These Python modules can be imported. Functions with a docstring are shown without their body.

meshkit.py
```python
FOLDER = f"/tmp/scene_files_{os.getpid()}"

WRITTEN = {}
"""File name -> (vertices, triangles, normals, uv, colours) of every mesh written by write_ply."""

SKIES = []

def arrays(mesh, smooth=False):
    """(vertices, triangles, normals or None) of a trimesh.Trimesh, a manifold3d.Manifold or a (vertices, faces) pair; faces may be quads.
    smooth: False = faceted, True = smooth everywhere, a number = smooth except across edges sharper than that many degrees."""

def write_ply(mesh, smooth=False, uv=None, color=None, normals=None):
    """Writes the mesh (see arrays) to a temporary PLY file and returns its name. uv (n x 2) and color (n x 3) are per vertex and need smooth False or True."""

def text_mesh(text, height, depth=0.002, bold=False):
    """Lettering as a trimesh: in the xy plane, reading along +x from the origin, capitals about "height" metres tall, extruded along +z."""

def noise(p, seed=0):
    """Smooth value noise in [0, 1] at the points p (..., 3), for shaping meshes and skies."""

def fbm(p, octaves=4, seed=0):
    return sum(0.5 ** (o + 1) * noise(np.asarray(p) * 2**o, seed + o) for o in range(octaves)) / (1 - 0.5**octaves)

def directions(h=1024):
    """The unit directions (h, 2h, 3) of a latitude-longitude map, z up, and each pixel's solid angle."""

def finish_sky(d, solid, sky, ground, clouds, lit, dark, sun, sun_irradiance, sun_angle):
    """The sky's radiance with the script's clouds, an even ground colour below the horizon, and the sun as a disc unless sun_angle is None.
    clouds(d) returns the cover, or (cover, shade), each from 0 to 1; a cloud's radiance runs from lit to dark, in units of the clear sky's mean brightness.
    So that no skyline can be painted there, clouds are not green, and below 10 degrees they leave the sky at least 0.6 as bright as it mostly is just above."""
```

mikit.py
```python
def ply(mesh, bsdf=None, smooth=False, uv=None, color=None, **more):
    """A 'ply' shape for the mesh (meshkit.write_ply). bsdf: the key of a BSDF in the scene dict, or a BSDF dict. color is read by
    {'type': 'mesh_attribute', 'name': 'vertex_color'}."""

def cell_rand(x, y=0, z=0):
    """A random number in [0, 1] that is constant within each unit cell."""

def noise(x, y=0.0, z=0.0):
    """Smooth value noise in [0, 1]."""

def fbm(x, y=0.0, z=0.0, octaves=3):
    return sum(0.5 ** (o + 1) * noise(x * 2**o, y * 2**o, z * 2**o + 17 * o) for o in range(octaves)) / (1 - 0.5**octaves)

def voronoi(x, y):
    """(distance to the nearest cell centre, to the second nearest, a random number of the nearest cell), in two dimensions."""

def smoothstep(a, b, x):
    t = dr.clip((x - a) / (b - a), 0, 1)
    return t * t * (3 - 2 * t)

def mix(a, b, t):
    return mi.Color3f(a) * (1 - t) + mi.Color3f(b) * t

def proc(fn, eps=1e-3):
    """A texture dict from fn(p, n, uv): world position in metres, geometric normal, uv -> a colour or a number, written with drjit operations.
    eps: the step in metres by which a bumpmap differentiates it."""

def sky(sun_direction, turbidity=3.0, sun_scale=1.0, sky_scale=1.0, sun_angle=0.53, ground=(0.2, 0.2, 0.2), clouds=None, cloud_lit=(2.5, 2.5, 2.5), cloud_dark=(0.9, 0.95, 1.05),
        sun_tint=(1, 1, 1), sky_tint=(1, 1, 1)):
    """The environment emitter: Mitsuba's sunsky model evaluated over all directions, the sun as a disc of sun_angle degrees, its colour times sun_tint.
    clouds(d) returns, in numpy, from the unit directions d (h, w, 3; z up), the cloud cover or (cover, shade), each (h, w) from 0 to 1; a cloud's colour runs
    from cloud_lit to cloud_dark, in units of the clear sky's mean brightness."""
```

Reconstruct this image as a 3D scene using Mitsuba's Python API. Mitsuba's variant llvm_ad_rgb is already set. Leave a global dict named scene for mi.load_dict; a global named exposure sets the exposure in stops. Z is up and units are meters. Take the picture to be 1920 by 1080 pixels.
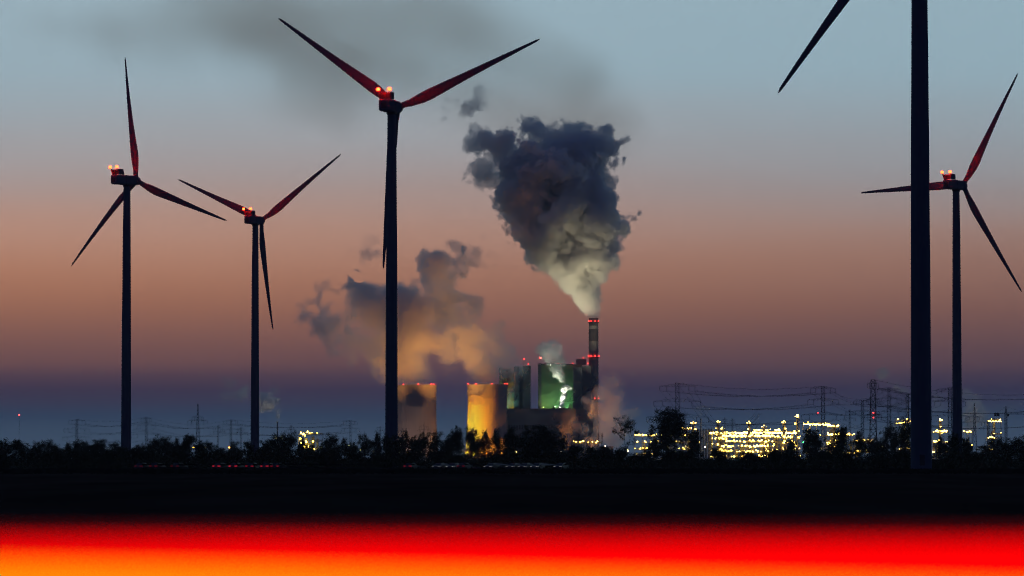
import math, random
import numpy as np
import trimesh
import mitsuba as mi
import drjit as dr
import mikit, meshkit
from mikit import noise, fbm, smoothstep, mix

T = mi.ScalarTransform4f
scene, labels = {}, {}
PI = math.pi
rng = np.random.default_rng(7)

# ------------------------------------------------------------------ camera, sky, air, exposure
EYE_H = 1.85
PITCH = math.atan(325 / 8000)            # 150 mm lens, tilted up a little
HAZE = 3.2e-5
exposure = 0.0
scene['camera'] = {
    'type': 'thinlens', 'fov': math.degrees(2 * math.atan(960 / 8000)), 'fov_axis': 'x',
    'aperture_radius': 0.022, 'focus_distance': 1700.0, 'near_clip': 0.5, 'far_clip': 40000.0,
    'to_world': T().look_at(origin=[0, 0, EYE_H], target=[0, math.cos(PITCH), EYE_H + math.sin(PITCH)], up=[0, 0, 1]),
    'medium': {'type': 'ref', 'id': 'air'}}
scene['air'] = {'type': 'homogeneous', 'albedo': {'type': 'rgb', 'value': [0.95, 0.95, 0.95]}, 'sigma_t': HAZE}

SKY_MEAN = 0.0626                         # mean of the clear sky below, the unit of the cloud colours
GLOW_HIGH, NIGHT = np.array([.365, .585, .69]), np.array([.012, .0235, .080])


def sstep(a, b, x):
    t = np.clip((x - a) / (b - a), 0, 1)
    return t * t * (3 - 2 * t)


def dusk(d):
    """High thin veil that still catches pale light, night behind, a bank of dusk along the horizon."""
    e = np.degrees(np.arcsin(np.clip(d[..., 2], -1, 1)))
    az = np.degrees(np.abs(np.arctan2(d[..., 0], d[..., 1])))
    n = meshkit.fbm(d * np.array([6, 6, 60.0]), 3, 5) - .5
    night = .83 * sstep(3.4, .9, e + .12 * n) + .11 * sstep(1.26, 1.06, e)
    glow = .86 * sstep(2.0, 5.4, e + .5 * n) + .13 * sstep(1.0, .25, e)
    up = sstep(8, 34, e)
    night, glow = night + up * (.97 - night), glow * (1 - up)
    glow = glow + (.95 - glow - night).clip(0) * sstep(6, 12, e)
    w = sstep(30, 100, az)
    night, glow = night * (1 - w) + .96 * w, glow * (1 - w)
    c = night + glow
    return c, night / np.maximum(c, 1e-6)


_saz, _sel = math.radians(100), math.radians(2.0)
scene['sky_light'] = mikit.sky((math.cos(_sel) * math.cos(_saz), math.cos(_sel) * math.sin(_saz), math.sin(_sel)), turbidity=3,
                               sun_scale=0.0, sky_scale=2.1, sky_tint=(1.16, 1.02, 2.35), ground=(.03, .03, .03), clouds=dusk,
                               cloud_lit=tuple(GLOW_HIGH / SKY_MEAN), cloud_dark=tuple(NIGHT / SKY_MEAN))

# ------------------------------------------------------------------ helpers
CP, SP = math.cos(PITCH), math.sin(PITCH)


def at(px, py, Y):
    """The point at distance Y that the photograph shows at pixel (px, py) of 1920 x 1080: (x, height)."""
    dx, dy, dz = px - 960, 8000 * CP - (540 - py) * SP, 8000 * SP + (540 - py) * CP
    return dx / dy * Y, EYE_H + dz / dy * Y


def X(px, Y): return at(px, 760, Y)[0]
def Z(py, Y): return at(960, py, Y)[1]
def px_m(Y): return Y / 8000.0


class MB:
    """Collects simple solids into one mesh."""
    def __init__(self): self.v, self.f, self.n = [], [], 0

    def add(self, v, f):
        v, f = np.asarray(v, float), np.asarray(f, int)
        self.v.append(v); self.f.append(f + self.n); self.n += len(v)
        return self

    def mesh(self, m):
        return self.add(m.vertices, m.faces)

    def box(self, x0, x1, y0, y1, z0, z1):
        v = [(x, y, z) for x in (x0, x1) for y in (y0, y1) for z in (z0, z1)]
        return self.add(v, [[0, 1, 3], [0, 3, 2], [4, 6, 7], [4, 7, 5], [0, 4, 5], [0, 5, 1], [2, 3, 7], [2, 7, 6], [0, 2, 6], [0, 6, 4], [1, 5, 7], [1, 7, 3]])

    def bar(self, p, q, w, w2=None, sides=4):
        p, q = np.asarray(p, float), np.asarray(q, float)
        w2 = w if w2 is None else w2
        t = (q - p) / (np.linalg.norm(q - p) + 1e-9)
        a = np.cross(t, [0, 0, 1.] if abs(t[2]) < .9 else [1., 0, 0]); a /= np.linalg.norm(a)
        b = np.cross(t, a)
        ang = (np.arange(sides) + .5) * 2 * PI / sides
        ring = np.cos(ang)[:, None] * a + np.sin(ang)[:, None] * b
        v = np.vstack([p + ring * w / 2, q + ring * w2 / 2, [p], [q]])
        i = np.arange(sides); j = (i + 1) % sides
        f = np.vstack([np.stack([i, j, j + sides], 1), np.stack([i, j + sides, i + sides], 1),
                       np.stack([j, i, i * 0 + 2 * sides], 1), np.stack([i + sides, j + sides, i * 0 + 2 * sides + 1], 1)])
        return self.add(v, f)

    def path(self, pts, w, sides=4):
        for p, q in zip(pts[:-1], pts[1:]): self.bar(p, q, w, sides=sides)
        return self

    def lathe(self, prof, n=32, c=(0, 0, 0), caps=True):
        """prof: (radius, z) from bottom to top (outside)."""
        prof = np.asarray(prof, float); k = len(prof)
        ang = np.arange(n) * 2 * PI / n
        v = np.stack([prof[:, 0:1] * np.cos(ang), prof[:, 0:1] * np.sin(ang), np.repeat(prof[:, 1:2], n, 1)], -1).reshape(-1, 3) + np.asarray(c, float)
        i, j = np.meshgrid(np.arange(k - 1), np.arange(n), indexing='ij'); i, j = i.ravel(), j.ravel(); j2 = (j + 1) % n
        f = np.vstack([np.stack([i * n + j, i * n + j2, (i + 1) * n + j2], 1), np.stack([i * n + j, (i + 1) * n + j2, (i + 1) * n + j], 1)])
        if caps:
            b = len(v); v = np.vstack([v, [[c[0], c[1], c[2] + prof[0, 1]], [c[0], c[1], c[2] + prof[-1, 1]]]])
            r = np.arange(n); r2 = (r + 1) % n
            f = np.vstack([f, np.stack([r2, r, r * 0 + b], 1), np.stack([(k - 1) * n + r, (k - 1) * n + r2, r * 0 + b + 1], 1)])
        return self.add(v, f)

    def ball(self, c, r, sub=1):
        m = trimesh.creation.icosphere(subdivisions=sub, radius=1.0)
        return self.add(m.vertices * np.asarray(r) + np.asarray(c, float), m.faces)

    def get(self): return np.vstack(self.v), np.vstack(self.f)


def moved(vf, M):
    v, f = vf
    M = np.asarray(M, float)
    return v @ M[:3, :3].T + M[:3, 3], f


def numbered(name):
    k, i = name, 0
    used = {x for x in scene} | {x.split('__')[0] for x in scene} | set(labels)
    while k in used:
        i += 1; k = f'{name}_{i:03d}'
    return k


def numbered_part(key):
    k, i = key, 0
    while k in scene:
        i += 1; k = f'{key}_{i:03d}'
    return k


def thing(name, label, cat, group=None, kind=None):
    key = numbered(name)
    labels[key] = {'label': label, 'category': cat}
    if group: labels[key]['group'] = group
    if kind: labels[key]['kind'] = kind
    return key


def part(parent, name, mb, mat, smooth=False, emit=None, weight=None, stuff=False, label=None, to_world=None):
    key = numbered_part(f'{parent}__{name}' if name else parent)
    more = {}
    if emit is not None:
        more['emitter'] = {'type': 'area', 'radiance': {'type': 'rgb', 'value': [float(x) for x in emit]}}
        more['emitter']['sampling_weight'] = float(.2 if weight is None else weight)
    if to_world is not None: more['to_world'] = to_world
    shape = mb if isinstance(mb, dict) else mikit.ply(mb.get() if isinstance(mb, MB) else mb, mat, smooth=smooth)
    scene[key] = {**shape, **more}
    if stuff or label:
        labels[key] = {}
        if stuff: labels[key]['kind'] = 'stuff'
        if label: labels[key]['label'] = label
    return key


def struct(name, mb, mat, kind='structure', smooth=False, label=None):
    scene[name] = mikit.ply(mb.get() if isinstance(mb, MB) else mb, mat, smooth=smooth)
    labels[name] = {'kind': kind}
    if label: labels[name]['label'] = label


def spot(parent, name, p, aim, rgb, cutoff=70, beam=None, weight=2.0):
    key = numbered_part(f'{parent}__{name}_light')
    scene[key] = {'type': 'spot', 'to_world': T().look_at(origin=list(map(float, p)), target=list(map(float, aim)), up=[0, .3, 1]),
                  'intensity': {'type': 'rgb', 'value': list(map(float, rgb))}, 'cutoff_angle': float(cutoff), 'beam_width': float(beam or cutoff * .7), 'sampling_weight': float(weight) * 9}


def rgbd(*c): return {'type': 'rgb', 'value': list(c)}


def diffuse(name, tex):
    scene[name] = {'type': 'twosided', 'bsdf': {'type': 'diffuse', 'reflectance': tex if isinstance(tex, dict) else rgbd(*tex)}}


def plastic(name, col, rough=.35):
    scene[name] = {'type': 'twosided', 'bsdf': {'type': 'roughplastic', 'diffuse_reflectance': col if isinstance(col, dict) else rgbd(*col), 'alpha': rough, 'nonlinear': False}}


# ------------------------------------------------------------------ materials
def mottled(c, amt, s, sz=None):
    lo, hi = tuple(float(q) * (1 - amt) for q in c), tuple(float(q) * (1 + amt) for q in c)
    return mikit.proc(lambda p, n, uv: mix(lo, hi, fbm(p.x / s, p.y / s, p.z / (sz or s), 3)))


diffuse('soil', mikit.proc(lambda p, n, uv: mix((.020, .016, .0145), (.055, .043, .036), fbm(p.x * .15, p.y * .02, 0, 4))))
diffuse('stubble', (.03, .027, .02))
diffuse('asphalt', mottled((.05, .05, .052), .25, .4))
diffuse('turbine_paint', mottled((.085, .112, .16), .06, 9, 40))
plastic('dark_steel', (.05, .055, .06), .5)
plastic('steel', (.16, .17, .18), .45)
diffuse('concrete', mikit.proc(lambda p, n, uv: mix((.33, .315, .29), (.38, .365, .34), fbm(p.x * .4, p.y * .4, p.z * .02, 4))))
diffuse('stack_grey', mottled((.26, .25, .24), .12, 12, 40))
diffuse('stack_dark', mottled((.085, .075, .08), .12, 12, 40))
diffuse('facade_green', mikit.proc(lambda p, n, uv: mix((.10, .165, .11), (.14, .21, .14), fbm(p.x * .03, p.y * .03, p.z * .12, 3))))
diffuse('facade_dark', mottled((.10, .115, .135), .15, 14, 5))
diffuse('roof_dark', (.06, .065, .07))
diffuse('bark', mottled((.035, .03, .025), .3, .5))
diffuse('leaf', mikit.proc(lambda p, n, uv: mix((.030, .036, .018), (.07, .08, .04), noise(p.x * 1.3, p.y * 1.3, p.z * 1.3))))
diffuse('lattice', (.07, .075, .08))
diffuse('wire', (.05, .05, .055))
plastic('process_steel', (.42, .41, .38), .4)
diffuse('lamp_glass', (.5, .5, .5))
plastic('car_paint', (.03, .032, .04), .4)
plastic('car_paint_grey', (.06, .062, .066), .35)
plastic('car_glass', (.02, .022, .025), .4)
diffuse('rubber', (.02, .02, .02))
diffuse('lens_red', (.035, .028, .024))
diffuse('trail_amber', (.036, .03, .024))
scene['clear'] = {'type': 'null'}

# ------------------------------------------------------------------ the ground
FIELD_END = 868.0
FAR = 13600.0
ys = np.concatenate([np.linspace(13, 60, 40), np.linspace(62, 300, 60), np.linspace(310, FIELD_END, 60)])
xs = np.linspace(-1, 1, 121)
gv = []
for y in ys:
    half = 40 + y * .16
    x = xs * half
    p = np.stack([x * .25, np.full_like(x, y * .25), x * 0], 1)
    z = .10 * (meshkit.fbm(p, 3, 3) - .5) + .05 * np.sin(y * 2.1 + x * .02)
    gv.append(np.stack([x, np.full_like(x, y), z + .012], 1))
gv = np.array(gv)
k, m = gv.shape[:2]
ii, jj = np.meshgrid(np.arange(k - 1), np.arange(m - 1), indexing='ij'); ii, jj = ii.ravel(), jj.ravel()
quads = np.stack([ii * m + jj, ii * m + jj + 1, (ii + 1) * m + jj + 1, (ii + 1) * m + jj], 1)
struct('field', (gv.reshape(-1, 3), quads), 'soil', label='black ploughed field stretching from the road to the trees')
struct('ground', MB().add([(-3900, -300, -.12), (3900, -300, -.12), (3900, FAR, -.12), (-3900, FAR, -.12)], [[0, 1, 2], [0, 2, 3]]), 'soil')
# crop stubble: the ragged far edge of the field
sv, sf = [], []
nst = 26000
sy = FIELD_END - 4 - 250 * rng.random(nst) ** 2
sx = (rng.random(nst) - .5) * 2 * (sy * .135)
sh = .25 + .35 * rng.random(nst)
lean = rng.normal(0, .12, (nst, 2)); wd = .05 + .06 * rng.random(nst)
a0 = np.stack([sx - wd, sy, sh * 0], 1); a1 = np.stack([sx + wd, sy, sh * 0], 1); a2 = np.stack([sx + lean[:, 0], sy + lean[:, 1], sh], 1)
struct('crop_stubble', (np.stack([a0, a1, a2], 1).reshape(-1, 3), np.arange(nst * 3).reshape(-1, 3)), 'stubble', kind='stuff', label='ragged dark stubble along the far edge of the field')
labels['crop_stubble']['category'] = 'stubble'

# the raised road in front of the camera, built up to carry the added trailer
road_z = .75
struct('embankment', MB().add([(-60, 1.2, 0), (-60, 2.6, .70), (-60, 11.6, .70), (-60, 13.4, 0), (60, 1.2, 0), (60, 2.6, .70), (60, 11.6, .70), (60, 13.4, 0)],
       [[0, 1, 5], [0, 5, 4], [1, 2, 6], [1, 6, 5], [2, 3, 7], [2, 7, 6]]), 'soil')
struct('road', MB().box(-59, 59, 3.2, 11.0, .66, road_z), 'asphalt')
mk = MB()
for i in range(-9, 10): mk.box(i * 6 - 1.5, i * 6 + 1.5, 7.04, 7.16, road_z - .002, road_z + .004)
diffuse('road_paint', (.6, .6, .58))
struct('road_markings', mk, 'road_paint')
# the country road beyond the field
struct('far_road', MB().box(-500, 500, 893, 900, -.1, .06), 'asphalt')

# ------------------------------------------------------------------ wind turbines
HUB = 119.0


def blade_mesh(R):
    n, v, f = 20, [], []
    st = [(1.2, 2.0, 1.0, 0), (2.5, 2.0, 1.0, 0), (5, 2.5, .72, 14), (9, 3.5, .42, 13), (12, 3.7, .33, 11), (18, 3.2, .27, 8), (26, 2.5, .23, 5), (36, 1.8, .2, 3), (46, 1.15, .18, 1), (R - 1.2, .7, .17, 0), (R, .12, .17, 0)]
    u = np.arange(n) * 2 * PI / n
    for r, c, t, tw in st:
        x = c * (.5 * np.cos(u) + (0 if t > .9 else -.18))
        y = c * t * .5 * np.sin(u) * (np.ones(n) if t > .9 else (.62 + .38 * np.cos(u)) * 1.1)
        a = math.radians(tw)
        v.append(np.stack([x * math.cos(a) - y * math.sin(a), x * math.sin(a) + y * math.cos(a) - .0008 * r * r, np.full(n, r)], 1))
    k = len(st)
    i, j = np.meshgrid(np.arange(k - 1), np.arange(n), indexing='ij'); i, j = i.ravel(), j.ravel(); j2 = (j + 1) % n
    f = np.vstack([np.stack([i * n + j, i * n + j2, (i + 1) * n + j2], 1), np.stack([i * n + j, (i + 1) * n + j2, (i + 1) * n + j], 1)])
    return np.vstack(v), f


def rounded_box(x0, x1, w, h, zc, bev):
    from manifold3d import Manifold
    pts = []
    for sx in (x0 + bev, x1 - bev):
        for sy in (-w / 2 + bev, w / 2 - bev):
            for sz in (zc - h / 2 + bev, zc + h / 2 - bev):
                pts.append(Manifold.sphere(bev, 20).translate((sx, sy, sz)))
    return Manifold.batch_hull(pts)


BLADE = mikit.ply(blade_mesh(53.5), 'turbine_paint', smooth=True)
tower_mb = MB().lathe([(2.15, -.3), (2.1, 6), (1.98, 35), (1.82, 70), (1.6, 100), (1.42, 116.6)], 48)
TOWER = mikit.ply(tower_mb.get(), 'turbine_paint', smooth=40)
FLANGE = [mikit.ply(MB().lathe([(r - .1, z - .12), (r + .02, z - .1), (r + .02, z + .1), (r - .1, z + .12)], 48).get(), 'turbine_paint', smooth=30) for z, r in ((29, 2.03), (58, 1.9), (87, 1.72))]
FOOT = mikit.ply(MB().lathe([(3.4, -.2), (3.4, .04), (2.9, .08), (2.2, .1)], 40).get(), 'concrete', smooth=30)
DOOR = mikit.ply(MB().box(-.5, .5, -2.16, -2.05, 1.0, 3.2).get(), 'dark_steel')
NAC = mikit.ply(rounded_box(-7.9, 4.0, 3.9, 4.0, 0, .75), 'turbine_paint', smooth=35)
YAW = mikit.ply(MB().lathe([(1.55, -2.7), (1.75, -2.3), (1.75, -1.7)], 32).get(), 'dark_steel', smooth=30)
SEAM = mikit.ply(MB().box(-2.05, -1.93, -1.97, 1.97, -2.02, 2.02).get(), 'dark_steel')
HATCH = mikit.ply(MB().box(-7.93, -7.85, -.9, .9, -1.1, .7).get(), 'dark_steel')
hub_mb = MB().lathe([(.01, 0), (.7, .12), (1.35, .55), (1.75, 1.3), (1.9, 2.2), (1.9, 3.3), (1.6, 3.5)][::-1], 32)
hv, hf = hub_mb.get()
HUBM = mikit.ply((np.stack([7.5 - hv[:, 2], hv[:, 0], hv[:, 1]], 1), hf), 'turbine_paint', smooth=40)
# cooler on the rear of the roof: two flared side cheeks, a radiator panel between them and a top rail
CHEEK = []
for s in (-1, 1):
    ck = MB()
    y0, y1 = s * 1.95, s * 2.35
    ck.add([(-6.6, y0, 2.0), (-3.4, y0, 2.0), (-7.3, y1, 4.3), (-4.4, y1, 4.3), (-6.6, y0 - s * .14, 2.0), (-3.4, y0 - s * .14, 2.0), (-7.3, y1 - s * .14, 4.3), (-4.4, y1 - s * .14, 4.3)],
           [[0, 1, 3], [0, 3, 2], [4, 7, 5], [4, 6, 7], [0, 2, 6], [0, 6, 4], [1, 5, 7], [1, 7, 3], [2, 3, 7], [2, 7, 6], [0, 4, 5], [0, 5, 1]])
    CHEEK.append(mikit.ply(ck.get(), 'turbine_paint'))
rd = MB().add([(-6.3, -1.9, 2.25), (-6.3, 1.9, 2.25), (-6.9, 2.2, 4.2), (-6.9, -2.2, 4.2), (-6.05, -1.9, 2.25), (-6.05, 1.9, 2.25), (-6.65, 2.2, 4.2), (-6.65, -2.2, 4.2)],
              [[0, 1, 2], [0, 2, 3], [4, 6, 5], [4, 7, 6], [3, 2, 6], [3, 6, 7], [0, 5, 1], [0, 4, 5], [0, 3, 7], [0, 7, 4], [1, 5, 6], [1, 6, 2]])
RAD = mikit.ply(rd.get(), 'dark_steel')
LMAST = [mikit.ply(MB().bar((-6.8, s * 1.95, 4.1), (-7.9, s * 1.95, 4.5), .16).bar((-7.9, s * 1.95, 4.45), (-7.9, s * 1.95, 4.58), .8, sides=8).get(), 'dark_steel') for s in (-1, 1)]
LAMP = [mikit.ply(MB().lathe([(.4, 4.60), (.64, 4.85), (.64, 5.4), (.36, 5.7)], 14, (-7.9, s * 1.95, 0)).get(), 'lamp_glass', smooth=40) for s in (-1, 1)]
VANE = mikit.ply(MB().bar((-5.6, 0, 2.0), (-5.6, 0, 5.6), .09).bar((-5.6, -.5, 5.3), (-5.6, .5, 5.3), .07).get(), 'dark_steel')


def turbine(px, py, theta, phi, label, Y=None, power=1.0):
    if Y is None: Y = (HUB - EYE_H) / ((Z(py, 1000.) - EYE_H) / 1000.)
    x = X(px, Y)
    t = thing('wind_turbine', label, 'wind turbine', 'wind turbines standing in the field')
    place = T().translate([x, Y, 0])
    top = T().translate([x, Y, HUB]).rotate([0, 0, 1], theta)
    def put(name, d, tw, par=t, **k): return part(par, name, d, None, to_world=tw, **k)
    tw_ = put('tower', TOWER, place)
    for fl in FLANGE: put('flange', fl, place, tw_)
    put('door', DOOR, place, tw_)
    put('foundation', FOOT, place)
    nac = put('nacelle', NAC, top)
    put('seam', SEAM, top, nac); put('hatch', HATCH, top, nac)
    put('yaw_ring', YAW, top); put('hub', HUBM, top)
    c = put('cooler', RAD, top)
    for ch in CHEEK: put('side_cheek', ch, top, c)
    put('wind_vane', VANE, top)
    for s in (0, 1):
        l = put('warning_lamp', LAMP[s], top, emit=np.array([340, .75, .13]) * power, weight=7)
        put('bracket', LMAST[s], top, l)
    # blade: local +z radial, local x tangential, local y along the axis (rear side to -axis)
    for k in range(3):
        a = phi + k * 120
        # rotor plane horizontal unit (right, towards the camera) is -y of the nacelle frame
        M = top @ T().translate([5.5, 0, 0]) @ T().rotate([1, 0, 0], 90 - a + 0.0) @ T().rotate([0, 0, 1], 90)
        put('blade', BLADE, M)
    return t


turbine(236.5, 338, 50, 100, 'tall wind turbine with red lamps, leftmost of all the turbines')
turbine(478, 413, 63, 36, 'wind turbine with red lamps, smallest and lowest hub, second from the left')
turbine(734, 200, 72, 24, 'wind turbine with red lamps whose tower rises in front of the left cooling tower')
turbine(1727, -220, 62, 109, 'nearest wind turbine, thick dark tower running out of the top of the frame', Y=865.0)
turbine(1794.5, 347, 52, 61, 'wind turbine with red lamps at the right edge, behind the thick near tower')
#@@PLANT
# ------------------------------------------------------------------ the power station, about six kilometres away
def ordinal(n): return ['first', 'second', 'third', 'fourth', 'fifth', 'sixth', 'seventh', 'eighth', 'ninth', 'tenth', 'eleventh', 'twelfth', 'thirteenth', 'fourteenth', 'fifteenth', 'sixteenth', 'seventeenth', 'eighteenth', 'nineteenth', 'twentieth'][n - 1]


RED = np.array([16, .3, .25])


def red_lamps(parent, pts, r=.78, power=1.0):
    """Aircraft warning lamps: small globes, each on a short bracket."""
    b, g = MB(), MB()
    for x, y, z in pts:
        g.ball((x, y, z), r, 1); b.bar((x, y, z - 2.6), (x, y, z - .5 * r), .3)
    part(parent, 'lamp_bracket', b, 'dark_steel', stuff=True)
    part(parent, 'warning_lamp', g, 'lamp_glass', emit=RED * power, weight=.15, stuff=True)


def cooling_tower(pcx, ptop, Y, label, lamps):
    s = px_m(Y)
    x = X(pcx, Y); H = Z(ptop, Y)
    t = thing('cooling_tower', label, 'cooling tower', 'cooling towers of the power station')
    r0 = 36.4 * s
    zz = np.linspace(9, H, 30)
    waist = H * .74
    rad = r0 * np.sqrt(1 + np.where(zz < waist, ((waist - zz) / (H * 1.12)) ** 2 * .95, ((zz - waist) / (H * .9)) ** 2 * .45))
    prof = [(r, z) for r, z in zip(rad, zz)]
    inner = [(r - (1.1 if z > H - 4 else .8), z) for r, z in prof[::-1]]
    prof += [(rad[-1] + .7, H - .02), (rad[-1] + .7, H + .9), (rad[-1] - 1.1, H + .9)]
    part(t, 'shell', MB().lathe(prof + inner, 96, (x, Y, 0), caps=False), 'concrete', smooth=40)
    ribs = MB()
    for a in np.arange(72) * 2 * PI / 72:
        ribs.path([(x + (r + .08) * math.cos(a), Y + (r + .08) * math.sin(a), z) for r, z in zip(rad[::3], zz[::3])], .55)
    part(t, 'rib', ribs, 'concrete', stuff=True)
    col = MB()
    for k in range(40):
        a, a2 = 2 * PI * k / 40, 2 * PI * (k + 1) / 40
        rb, rt = rad[0] + 2.4, rad[0] - .3
        for p, q in ((a, a2), (a2, a)):
            col.bar((x + rb * math.cos(p), Y + rb * math.sin(p), -.3), (x + rt * math.cos(q), Y + rt * math.sin(q), 9.4), .9)
    part(t, 'support_column', col, 'concrete', stuff=True)
    rr = rad[-1]
    pts = []
    for p in lamps:
        xx = X(p, Y); c = np.clip((xx - x) / rr, -1, 1)
        pts.append((x + rr * c, Y - rr * math.sqrt(1 - c * c), H + 1.8))
    red_lamps(t, pts, .72)
    return x, Y, H, r0


YC = 5870.0
ct1 = cooling_tower(781, 723, YC + 12, 'left cooling tower, pale grey-brown, half hidden behind the middle wind turbine tower', (757, 785, 808, 813))
ct2 = cooling_tower(914, 722, YC, 'right cooling tower, glowing orange in floodlight', (878.5, 893, 922, 946, 950.5))

# chimney
YS = 5990.0
sx, sH = X(1113, YS), Z(596, YS)
st = thing('power_station_chimney', 'tall slender chimney of the power station with rings of red lamps', 'chimney')
zb = [Z(p, YS) for p in (640, 617, 611)]
part(st, 'shaft', MB().lathe([(8.4, -.3), (7.2, 60), (6.7, zb[0])], 40, (sx, YS, 0)), 'stack_grey', smooth=40)
part(st, 'dark_band', MB().lathe([(6.69, zb[0]), (6.6, zb[1])], 40, (sx, YS, 0)), 'stack_dark', smooth=40, label='dark painted band under the pale band')
part(st, 'pale_band', MB().lathe([(6.6, zb[1]), (6.55, zb[2])], 40, (sx, YS, 0)), 'stack_grey', smooth=40, label='pale painted band')
part(st, 'top_band', MB().lathe([(6.55, zb[2]), (6.5, sH), (5.2, sH), (5.2, sH - 8)], 40, (sx, YS, 0), caps=False), 'stack_dark', smooth=40, label='dark painted top of the chimney')
plat = MB()
for p in (603.5, 669.5, 748):
    z = Z(p, YS); plat.lathe([(6.5, z - 1.1), (8.2, z - .4), (8.2, z + .0), (6.5, z + .05)], 40, (sx, YS, 0), caps=False)
part(st, 'platform', plat, 'dark_steel', stuff=True)
pts = []
for p, pxs in ((602, (1104.6, 1108, 1115.5, 1121.6)), (668, (1104, 1108, 1115.5, 1122.5)), (746, (1115.5, 1123))):
    for q in pxs:
        xx = X(q, YS); c = np.clip((xx - sx) / 8.0, -.99, .99)
        pts.append((sx + 8.2 * c, YS - 8.2 * math.sqrt(1 - c * c), Z(p, YS)))
red_lamps(st, pts, .78)


def block(mb, p0, p1, pt, Y0, Y1, pb=None):
    mb.box(X(p0, Y0), X(p1, Y0), Y0, Y1, -.3 if pb is None else Z(pb, Y0), Z(pt, Y0))
    return mb


def bands(mb, p0, p1, pt, pb, Y0, n, proud=.25):
    """Cladding joints: thin horizontal ledges on a front wall."""
    for k in range(1, n):
        z = Z(pt, Y0) + (Z(pb, Y0) - Z(pt, Y0)) * k / n
        mb.box(X(p0, Y0) + .3, X(p1, Y0) - .3, Y0 - proud, Y0 + .1, z - .25, z + .25)
    return mb


YB = 5962.0
b2 = thing('boiler_house', 'right boiler house with a front wall lit green behind a white steam jet', 'power station building', 'boiler houses of the power station')
part(b2, 'wall', block(MB(), 1009.5, 1091, 683, YB, YB + 66), 'facade_green')
part(b2, 'cladding_joint', bands(MB(), 1015.5, 1075, 683, 767, YB, 16), 'facade_green', stuff=True)
part(b2, 'stair_tower', block(MB(), 1009, 1015, 681, YB - 9, YB - .05), 'facade_dark')
part(b2, 'lift_tower', block(MB(), 1075, 1091, 689, YB - 16, YB - .05), 'facade_dark')
part(b2, 'roof_house', block(MB(), 1081, 1099.5, 673, YB + 2, YB + 40, 683.2), 'facade_dark')
part(b2, 'roof_house', block(MB(), 1020, 1041, 680.5, YB + 12, YB + 40, 683.2), 'facade_dark')
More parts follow.
